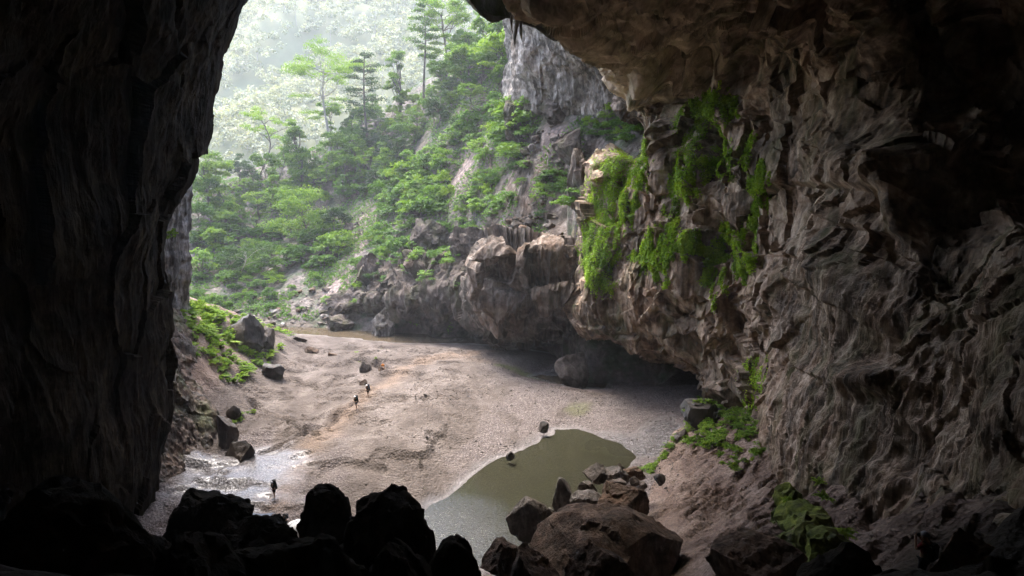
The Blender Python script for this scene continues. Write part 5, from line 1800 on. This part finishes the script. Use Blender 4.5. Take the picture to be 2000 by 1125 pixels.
def skin_obj(name, J, E, mat, parent, sub=2, root=0):
    """one continuous skin grown over a joint graph: J = [(x, y, z, rx, ry)]"""
    me = bpy.data.meshes.new(name)
    me.from_pydata([j[:3] for j in J], E, [])
    o = obj(name, me, parent)
    md = o.modifiers.new('skin', 'SKIN')
    md.use_smooth_shade = True
    for i, j in enumerate(J):
        sv = me.skin_vertices[0].data[i]
        sv.radius = (j[3], j[4])
        sv.use_root = (i == root)
    sb = o.modifiers.new('subdivision', 'SUBSURF')
    sb.levels = sb.render_levels = sub
    me.materials.append(mat)
    return o


def ball(name, loc, rad, mat, parent, sub=3, cut=None):
    V, F = ico(sub)
    V = V * np.asarray(rad)
    if cut is not None:
        V = V.copy()
        V[:, 2] = np.maximum(V[:, 2], cut * rad[2])
    o = obj(name, mesh_np(name, V, F, mat), parent)
    o.location = loc
    return o


def rbox(name, loc, dims, mat, parent, bev=0.03, rot=(0, 0, 0)):
    bm = bmesh.new()
    bmesh.ops.create_cube(bm, size=1.0)
    bmesh.ops.scale(bm, vec=dims, verts=bm.verts)
    bmesh.ops.bevel(bm, geom=list(bm.edges), offset=bev, segments=2, affect='EDGES')
    me = bpy.data.meshes.new(name)
    bm.to_mesh(me)
    bm.free()
    me.materials.append(mat)
    o = obj(name, me, parent)
    o.location = loc
    o.rotation_euler = rot
    return o


def fingers(J, E, wrist, palm, dirv, side, curl):
    """five short fingers rooted in the palm joint"""
    w = np.array(palm[:3])
    d = np.asarray(dirv, float)
    sd = np.asarray(side, float)
    for i, (o, l) in enumerate(((-0.030, 0.062), (-0.010, 0.078), (0.010, 0.083), (0.030, 0.074))):
        b = w + sd * o
        m = b + d * l * 0.55
        t = m + (d * 0.45 + np.asarray(curl)) * l
        k = len(J)
        J += [(*m, 0.010, 0.010), (*t, 0.008, 0.008)]
        E += [(wrist, k), (k, k + 1)]
    k = len(J)
    m = w - sd * 0.045 + d * 0.01
    J += [(*m, 0.011, 0.011), (*(m + d * 0.04), 0.009, 0.009)]
    E += [(wrist, k), (k, k + 1)]


def hiker(px, py, label, packmat, helmet, step, seed, scale=1.0, pack_h=0.78):
    """a walker seen from behind or in front, bent under a big pack; local +Y is the way he walks"""
    q = march(px, py, floor_z)
    e = empty('person', (q[0], q[1], float(floor_z(q[0], q[1]))), label, 'person')
    e.rotation_euler = (0, 0, math.pi - 0.5)
    e.scale = (scale,) * 3
    s = step
    J = [(0, 0, 0.93, 0.15, 0.12), (0, 0.05, 1.15, 0.15, 0.11), (0, 0.12, 1.38, 0.17, 0.11), (0, 0.17, 1.50, 0.06, 0.06), (0, 0.20, 1.63, 0.085, 0.10),
         (-0.10, 0.0, 0.88, 0.10, 0.10), (-0.11, 0.14 * s, 0.50, 0.065, 0.065), (-0.11, 0.10 * s, 0.09, 0.042, 0.042), (-0.11, 0.10 * s + 0.14, 0.04, 0.04, 0.035),
         (0.10, 0.0, 0.88, 0.10, 0.10), (0.11, -0.02, 0.49, 0.065, 0.065), (0.11, -0.22 * s, 0.11, 0.042, 0.042), (0.11, -0.22 * s + 0.13, 0.05, 0.04, 0.035),
         (-0.20, 0.13, 1.40, 0.06, 0.06), (-0.26, 0.10, 1.13, 0.045, 0.045), (-0.18, 0.30, 1.02, 0.034, 0.034), (-0.16, 0.37, 1.03, 0.034, 0.022),
         (0.20, 0.13, 1.40, 0.06, 0.06), (0.26, 0.10, 1.13, 0.045, 0.045), (0.18, 0.30, 1.02, 0.034, 0.034), (0.16, 0.37, 1.03, 0.034, 0.022)]
    E = [(0, 1), (1, 2), (2, 3), (3, 4), (0, 5), (5, 6), (6, 7), (7, 8), (0, 9), (9, 10), (10, 11), (11, 12), (2, 13), (13, 14), (14, 15), (15, 16), (2, 17), (17, 18), (18, 19), (19, 20)]
    fingers(J, E, 16, J[16], (0.1, 0.9, 0.1), (0.3, 0, 0.9), (0, 0, -0.4))
    fingers(J, E, 20, J[20], (-0.1, 0.9, 0.1), (-0.3, 0, 0.9), (0, 0, -0.4))
    skin_obj('body', J, E, M['skin'], e)
    JS = [(0, 0, 0.95, 0.175, 0.145), (0, 0.05, 1.15, 0.175, 0.135), (0, 0.12, 1.38, 0.195, 0.135), (0, 0.15, 1.46, 0.09, 0.09), (-0.21, 0.13, 1.40, 0.08, 0.08), (-0.25, 0.11, 1.22, 0.065, 0.065), (0.21, 0.13, 1.40, 0.08, 0.08), (0.25, 0.11, 1.22, 0.065, 0.065)]
    skin_obj('shirt', JS, [(0, 1), (1, 2), (2, 3), (2, 4), (4, 5), (2, 6), (6, 7)], packmat, e)
    JP = [(0, 0, 0.95, 0.17, 0.14), (-0.10, 0.0, 0.86, 0.125, 0.125), (-0.11, 0.11 * s, 0.60, 0.10, 0.10), (0.10, 0.0, 0.86, 0.125, 0.125), (0.11, -0.01, 0.60, 0.10, 0.10)]
    skin_obj('shorts', JP, [(0, 1), (1, 2), (0, 3), (3, 4)], M['cloth_black'], e)
    pk = rbox('backpack', (0, -0.16, 1.30), (0.42, 0.30, pack_h), packmat, e, 0.09, (-0.2, 0, 0))
    rbox('pack_lid', (0, -0.02, 0.5 * pack_h + 0.05), (0.40, 0.30, 0.16), M['cloth_black'], pk, 0.06)
    for sx in (-1, 1):
        obj('shoulder_strap', mesh_np('strap', *tube(np.array([(sx * 0.12, 0.14, 0.2), (sx * 0.13, 0.3, 0.26), (sx * 0.14, 0.38, 0.1), (sx * 0.13, 0.3, -0.2)]), np.array([0.03] * 4), 5), M['cloth_black']), pk)
    hm = ball('helmet', (0, 0.21, 1.69), (0.125, 0.15, 0.125), helmet, e, 3, -0.2)
    obj('chin_strap', mesh_np('strap', *tube(np.array([(-0.1, 0, -0.02), (-0.06, 0.02, -0.14), (0, 0.03, -0.17), (0.06, 0.02, -0.14), (0.1, 0, -0.02)]), np.array([0.01] * 5), 4), M['cloth_black']), hm)
    return e


hiker(719, 774, 'upper hiker with navy pack and white helmet on the sand footpath', M['cloth_navy'], M['helmet_white'], 0.8, 1)
hiker(696, 798, 'lower hiker with teal pack and white helmet on the sand footpath', M['cloth_teal'], M['helmet_white'], 1.0, 2)
hiker(536, 972, 'hiker with dark green pack crossing the wet gravel by the left wall', M['cloth_green'], M['helmet_grey'], 0.5, 3, 1.0, 0.95)


def photographer():
    Y = 20.5
    top = at(1811, 1040, Y)
    H = 1.76
    e = empty('person', (top[0], Y, top[2] - H - 0.04), 'person in red shirt, dark pack and helmet holding a camera at the bottom right', 'person')
    e.rotation_euler = (0, 0, 0.55)       # looks out of the cave, a little to the left
    J = [(0, 0, 0.95, 0.15, 0.12), (0, 0.01, 1.18, 0.14, 0.11), (0, 0.0, 1.40, 0.17, 0.11), (0, 0.02, 1.52, 0.06, 0.06), (0, 0.05, 1.65, 0.085, 0.10),
         (-0.10, 0, 0.90, 0.10, 0.10), (-0.12, 0.03, 0.50, 0.065, 0.065), (-0.13, 0.0, 0.09, 0.042, 0.042), (-0.14, 0.14, 0.04, 0.04, 0.035),
         (0.10, 0, 0.90, 0.10, 0.10), (0.13, 0.05, 0.50, 0.065, 0.065), (0.14, 0.02, 0.09, 0.042, 0.042), (0.15, 0.16, 0.04, 0.04, 0.035),
         (-0.20, 0.02, 1.42, 0.06, 0.06), (-0.30, 0.14, 1.22, 0.046, 0.046), (-0.11, 0.28, 1.50, 0.034, 0.034), (-0.075, 0.30, 1.57, 0.034, 0.024),
         (0.20, 0.02, 1.42, 0.06, 0.06), (0.30, 0.14, 1.22, 0.046, 0.046), (0.11, 0.28, 1.50, 0.034, 0.034), (0.075, 0.30, 1.57, 0.034, 0.024),
         (0, 0.165, 1.645, 0.02, 0.02)]
    E = [(0, 1), (1, 2), (2, 3), (3, 4), (0, 5), (5, 6), (6, 7), (7, 8), (0, 9), (9, 10), (10, 11), (11, 12), (2, 13), (13, 14), (14, 15), (15, 16), (2, 17), (17, 18), (18, 19), (19, 20), (4, 21)]
    fingers(J, E, 16, J[16], (0.35, 0.1, 0.9), (0, 0.95, 0.1), (0.5, 0, 0.1))
    fingers(J, E, 20, J[20], (-0.35, 0.1, 0.9), (0, 0.95, 0.1), (-0.5, 0, 0.1))
    b = skin_obj('body', J, E, M['skin'], e)
    for sx in (-1, 1):
        ball('eye', (sx * 0.035, 0.14, 1.66), (0.012, 0.012, 0.012), M['cloth_black'], b, 2)
        ball('ear', (sx * 0.095, 0.04, 1.64), (0.015, 0.03, 0.035), M['skin'], b, 2)
    JS = [(0, 0, 0.97, 0.17, 0.14), (0, 0.01, 1.18, 0.165, 0.13), (0, 0, 1.40, 0.195, 0.135), (0, 0.01, 1.49, 0.085, 0.085), (-0.21, 0.02, 1.42, 0.085, 0.085), (-0.28, 0.10, 1.28, 0.07, 0.07), (0.21, 0.02, 1.42, 0.085, 0.085), (0.28, 0.10, 1.28, 0.07, 0.07)]
    skin_obj('shirt', JS, [(0, 1), (1, 2), (2, 3), (2, 4), (4, 5), (2, 6), (6, 7)], M['cloth_red'], e)
    JP = [(0, 0, 0.97, 0.165, 0.135), (-0.10, 0, 0.88, 0.12, 0.12), (-0.12, 0.03, 0.50, 0.085, 0.085), (-0.13, 0.0, 0.14, 0.065, 0.065), (0.10, 0, 0.88, 0.12, 0.12), (0.13, 0.05, 0.50, 0.085, 0.085), (0.14, 0.02, 0.14, 0.065, 0.065)]
    skin_obj('trousers', JP, [(0, 1), (1, 2), (2, 3), (0, 4), (4, 5), (5, 6)], M['cloth_black'], e)
    pk = rbox('backpack', (0, -0.24, 1.22), (0.40, 0.24, 0.58), M['cloth_black'], e, 0.07)
    for sx in (-1, 1):
        obj('shoulder_strap', mesh_np('strap', *tube(np.array([(sx * 0.12, 0.1, 0.22), (sx * 0.13, 0.24, 0.31), (sx * 0.14, 0.37, 0.18), (sx * 0.14, 0.37, -0.05)]), np.array([0.03] * 4), 5), M['cloth_black']), pk)
    hm = ball('helmet', (0, 0.045, 1.70), (0.12, 0.145, 0.12), M['helmet_grey'], e, 3, -0.2)
    rbox('head_lamp', (0, 0.145, 0.02), (0.05, 0.04, 0.035), M['metal'], hm, 0.008)
    c = empty('camera_body', Vector((top[0], Y, top[2] - H - 0.04)), 'small black camera held up to the face of the person in red', 'camera')
    c.rotation_euler = e.rotation_euler
    rbox('housing', (0, 0.25, 1.60), (0.14, 0.07, 0.10), M['cloth_black'], c, 0.012)
    ob = obj('lens', mesh_np('lens', *tube(np.array([(0, 0.28, 1.60), (0, 0.34, 1.60), (0, 0.38, 1.60)]), np.array([0.038, 0.042, 0.036]), 16), M['metal']), c)
    return e


photographer()

# rock that carries the photographer
boulder('boulder', (1720, 1122, 1900, 1300), 'rock_fore', 77, 'dark rock under the feet of the person in red', Y=20.3, sub=4, lo=0.7, hi=0.95, tilt=0.1)

# camp on the sand behind the foreground boulders
q = march(503, 1032, floor_z)
zc = float(floor_z(q[0], q[1]))
e = empty('tarp_shelter', (q[0], q[1], zc), 'dark blue tarp shelter with a pale edge behind the foreground boulders', 'shelter')
U, W = np.meshgrid(np.linspace(-1.35, 1.35, 16), np.linspace(-1, 1, 10), indexing='ij')
sag = 1.25 - 0.35 * W ** 2 - 0.06 * np.cos(U * 2.3)
Vt = np.stack([U, W * 1.2, sag], -1)
sheet = obj('sheet', mesh_np('sheet', Vt, gridF(16, 10), M['tarp']), e)
mdf = sheet.modifiers.new('thickness', 'SOLIDIFY')
mdf.thickness = 0.02
obj('hem', mesh_np('hem', *tube(np.stack([np.linspace(-1.38, 1.38, 8), np.full(8, -1.21), 0.91 + 0.02 * np.sin(np.arange(8))], -1), np.full(8, 0.035), 6), M['tent_white']), sheet)
for sx in (-1.3, 1.3):
    for sy in (-1.15, 1.15):
        obj('pole', mesh_np('pole', *tube(np.array([(sx, sy, -0.2), (sx, sy, 0.95)]), np.array([0.025, 0.02]), 6), M['metal']), e)


def tent(px, py, r_, h, label):
    q = march(px, py, floor_z)
    e = empty('tent', (q[0], q[1], float(floor_z(q[0], q[1])) - 0.05), label, 'tent')
    th = np.linspace(0, 2 * np.pi, 24, endpoint=False)
    ph = np.linspace(0, np.pi / 2, 10)
    T, Pp = np.meshgrid(th, ph, indexing='ij')
    rr = r_ * np.cos(Pp) ** 0.8 * (1 + 0.07 * np.cos(4 * T))
    V = np.stack([rr * np.cos(T), rr * np.sin(T), h * np.sin(Pp)], -1)
    obj('canopy', mesh_np('canopy', V, gridF(24, 10, True), M['tent_white']), e)
    for a in (0.0, math.pi / 2):
        t = np.linspace(0, math.pi, 17)
        obj('tent_pole', mesh_np('tent_pole', *tube(np.stack([1.06 * r_ * np.cos(t) * math.cos(a + 0.78), 1.06 * r_ * np.cos(t) * math.sin(a + 0.78), (h + 0.04) * np.sin(t)], -1), np.full(17, 0.015), 5), M['metal']), e)
    return e


tent(663, 1026, 1.3, 1.45, 'pale dome tent peeking between the two dark foreground boulders')
tent(580, 1040, 1.1, 1.2, 'pale tent half hidden left of the tall pointed boulder')
hiker(559, 1032, 'standing person in dark clothes by the camp tents', M['cloth_black'], M['cloth_black'], 0.2, 4, 0.85, 0.4)
q = at_z(748, 722, 2.0)
bag = rbox('bag', (0, 0, 0), (0.5, 0.4, 0.75), M['orange'], None, 0.12)
q = march(748, 721, floor_z)
bag.location = (q[0], q[1], q[2] + 0.5)
tag(bag, 'small orange bag standing on the far sand by the footpath', 'bag')

# ================================================================== labels: tell look-alikes apart by size, place and neighbours
MARKS = [('the crooked tree', 505, 290), ('the spreading yellow green tree', 640, 180), ('the dark tiered tree', 722, 210), ('the very tall thin tree', 825, 130), ('the lush tall tree', 868, 100), ('the yellow green cliff tree', 975, 120),
         ('the domed bushy tree', 597, 420), ('the edge of the dark left wall', 372, 430), ('the pale scree patch', 705, 440), ('the pink scree patch', 905, 342), ('the undercut block', 1020, 520), ('the pale mouth cliff', 1100, 180),
         ('the large flat river boulder', 664, 632), ('the pale leaning slab', 742, 630), ('the largest fern curtain', 1170, 420), ('the stony path', 1050, 370), ('the roof lip', 1000, 60), ('the brown outcrop', 640, 510),
         ('the dark overhanging boulder', 470, 645), ('the domed rock', 532, 725), ('the lit rock slope', 365, 700), ('the fern capped boulder', 1375, 810), ('the foot of the right wall', 1480, 840), ('the pool', 1240, 900),
         ('the shiny black rock', 462, 885), ('the grey sparse tree', 470, 510), ('the slender straight tree', 582, 290), ('the rock heap under the pale cliff', 1085, 225),
         ('the tall dark domed boulder', 625, 1030), ('the wide dark slab', 760, 1060), ('the flat topped dark boulder', 390, 1030), ('the ridged dark boulder', 560, 1090), ('the rounded boulder before the pool', 890, 1080)]
NOUN = {'forest_tree': 'tree', 'shrub': 'shrub', 'fern': 'fern', 'stone': 'stone', 'rubble_stone': 'black rubble stone'}
groups = {}
for o in list(COL.objects):
    nm = o.name.split('.')[0]
    if nm not in NOUN or o.parent is not None or 'group' not in o:
        continue
    x, y = (float(v) for v in proj(np.array(o.location)))
    j = min(range(len(MARKS)), key=lambda i: math.hypot(MARKS[i][1] - x, MARKS[i][2] - y))
    mk, mx, my = MARKS[j]
    dx, dy = x - mx, y - my
    far = math.hypot(dx, dy) > 45
    if abs(dx) > abs(dy):
        where = ('far ' if far else '') + ('right of ' if dx > 0 else 'left of ')
    else:
        where = ('far ' if far else '') + ('below ' if dy > 0 else 'above ')
    sc_ = o.scale[0]
    lim = {'forest_tree': (0.58, 0.72), 'shrub': (0.9, 1.6), 'fern': (0.9, 1.5), 'stone': (0.42, 0.75), 'rubble_stone': (0.3, 0.45)}[nm]
    size = 'small' if sc_ < lim[0] else ('large' if sc_ > lim[1] else 'medium')
    tall = '' if 'stone' in nm else ('low ' if o.scale[2] / sc_ < 0.88 else ('upright ' if o.scale[2] / sc_ > 1.05 else ''))
    groups.setdefault((nm, f'{size} {tall}{NOUN[nm]} {where}{mk}'), []).append((x, y, o))
ORD = ['leftmost', 'second from left', 'third from left', 'fourth from left', 'fifth from left', 'sixth from left', 'seventh from left', 'eighth from left', 'ninth from left']
BANDS = {1: [''], 2: ['higher ', 'lower '], 3: ['highest ', 'middle height ', 'lowest ']}
for (nm, lab), lst in groups.items():
    nb = 1 if len(lst) <= 9 else (2 if len(lst) <= 18 else 3)
    lst.sort(key=lambda t: t[1])
    for k in range(nb):
        part = sorted(lst[k * len(lst) // nb:(k + 1) * len(lst) // nb], key=lambda t: t[0])
        for i, (x, y, o) in enumerate(part):
            o['label'] = BANDS[nb][k] + (lab if len(part) == 1 else f'{lab}, {ORD[min(i, 8)]}')

# ================================================================== haze
hz_m, nt, out = new_mat('haze')
pv = nt.nodes.new('ShaderNodeVolumePrincipled')
pv.inputs['Color'].default_value = (0.86, 0.92, 1.0, 1)
pv.inputs['Density'].default_value = 0.0003
pv.inputs['Anisotropy'].default_value = 0.4
nt.links.new(pv.outputs[0], out.inputs['Volume'])
bm = bmesh.new()
bmesh.ops.create_cube(bm, size=1.0)
me = bpy.data.meshes.new('haze')
bm.to_mesh(me)
bm.free()
me.materials.append(hz_m)
hz_o = obj('haze', me)
hz_o.location = (-40, 235, 120)
hz_o.scale = (1000, 850, 256)
tag(hz_o, 'pale blue haze filling the air', kind='stuff')
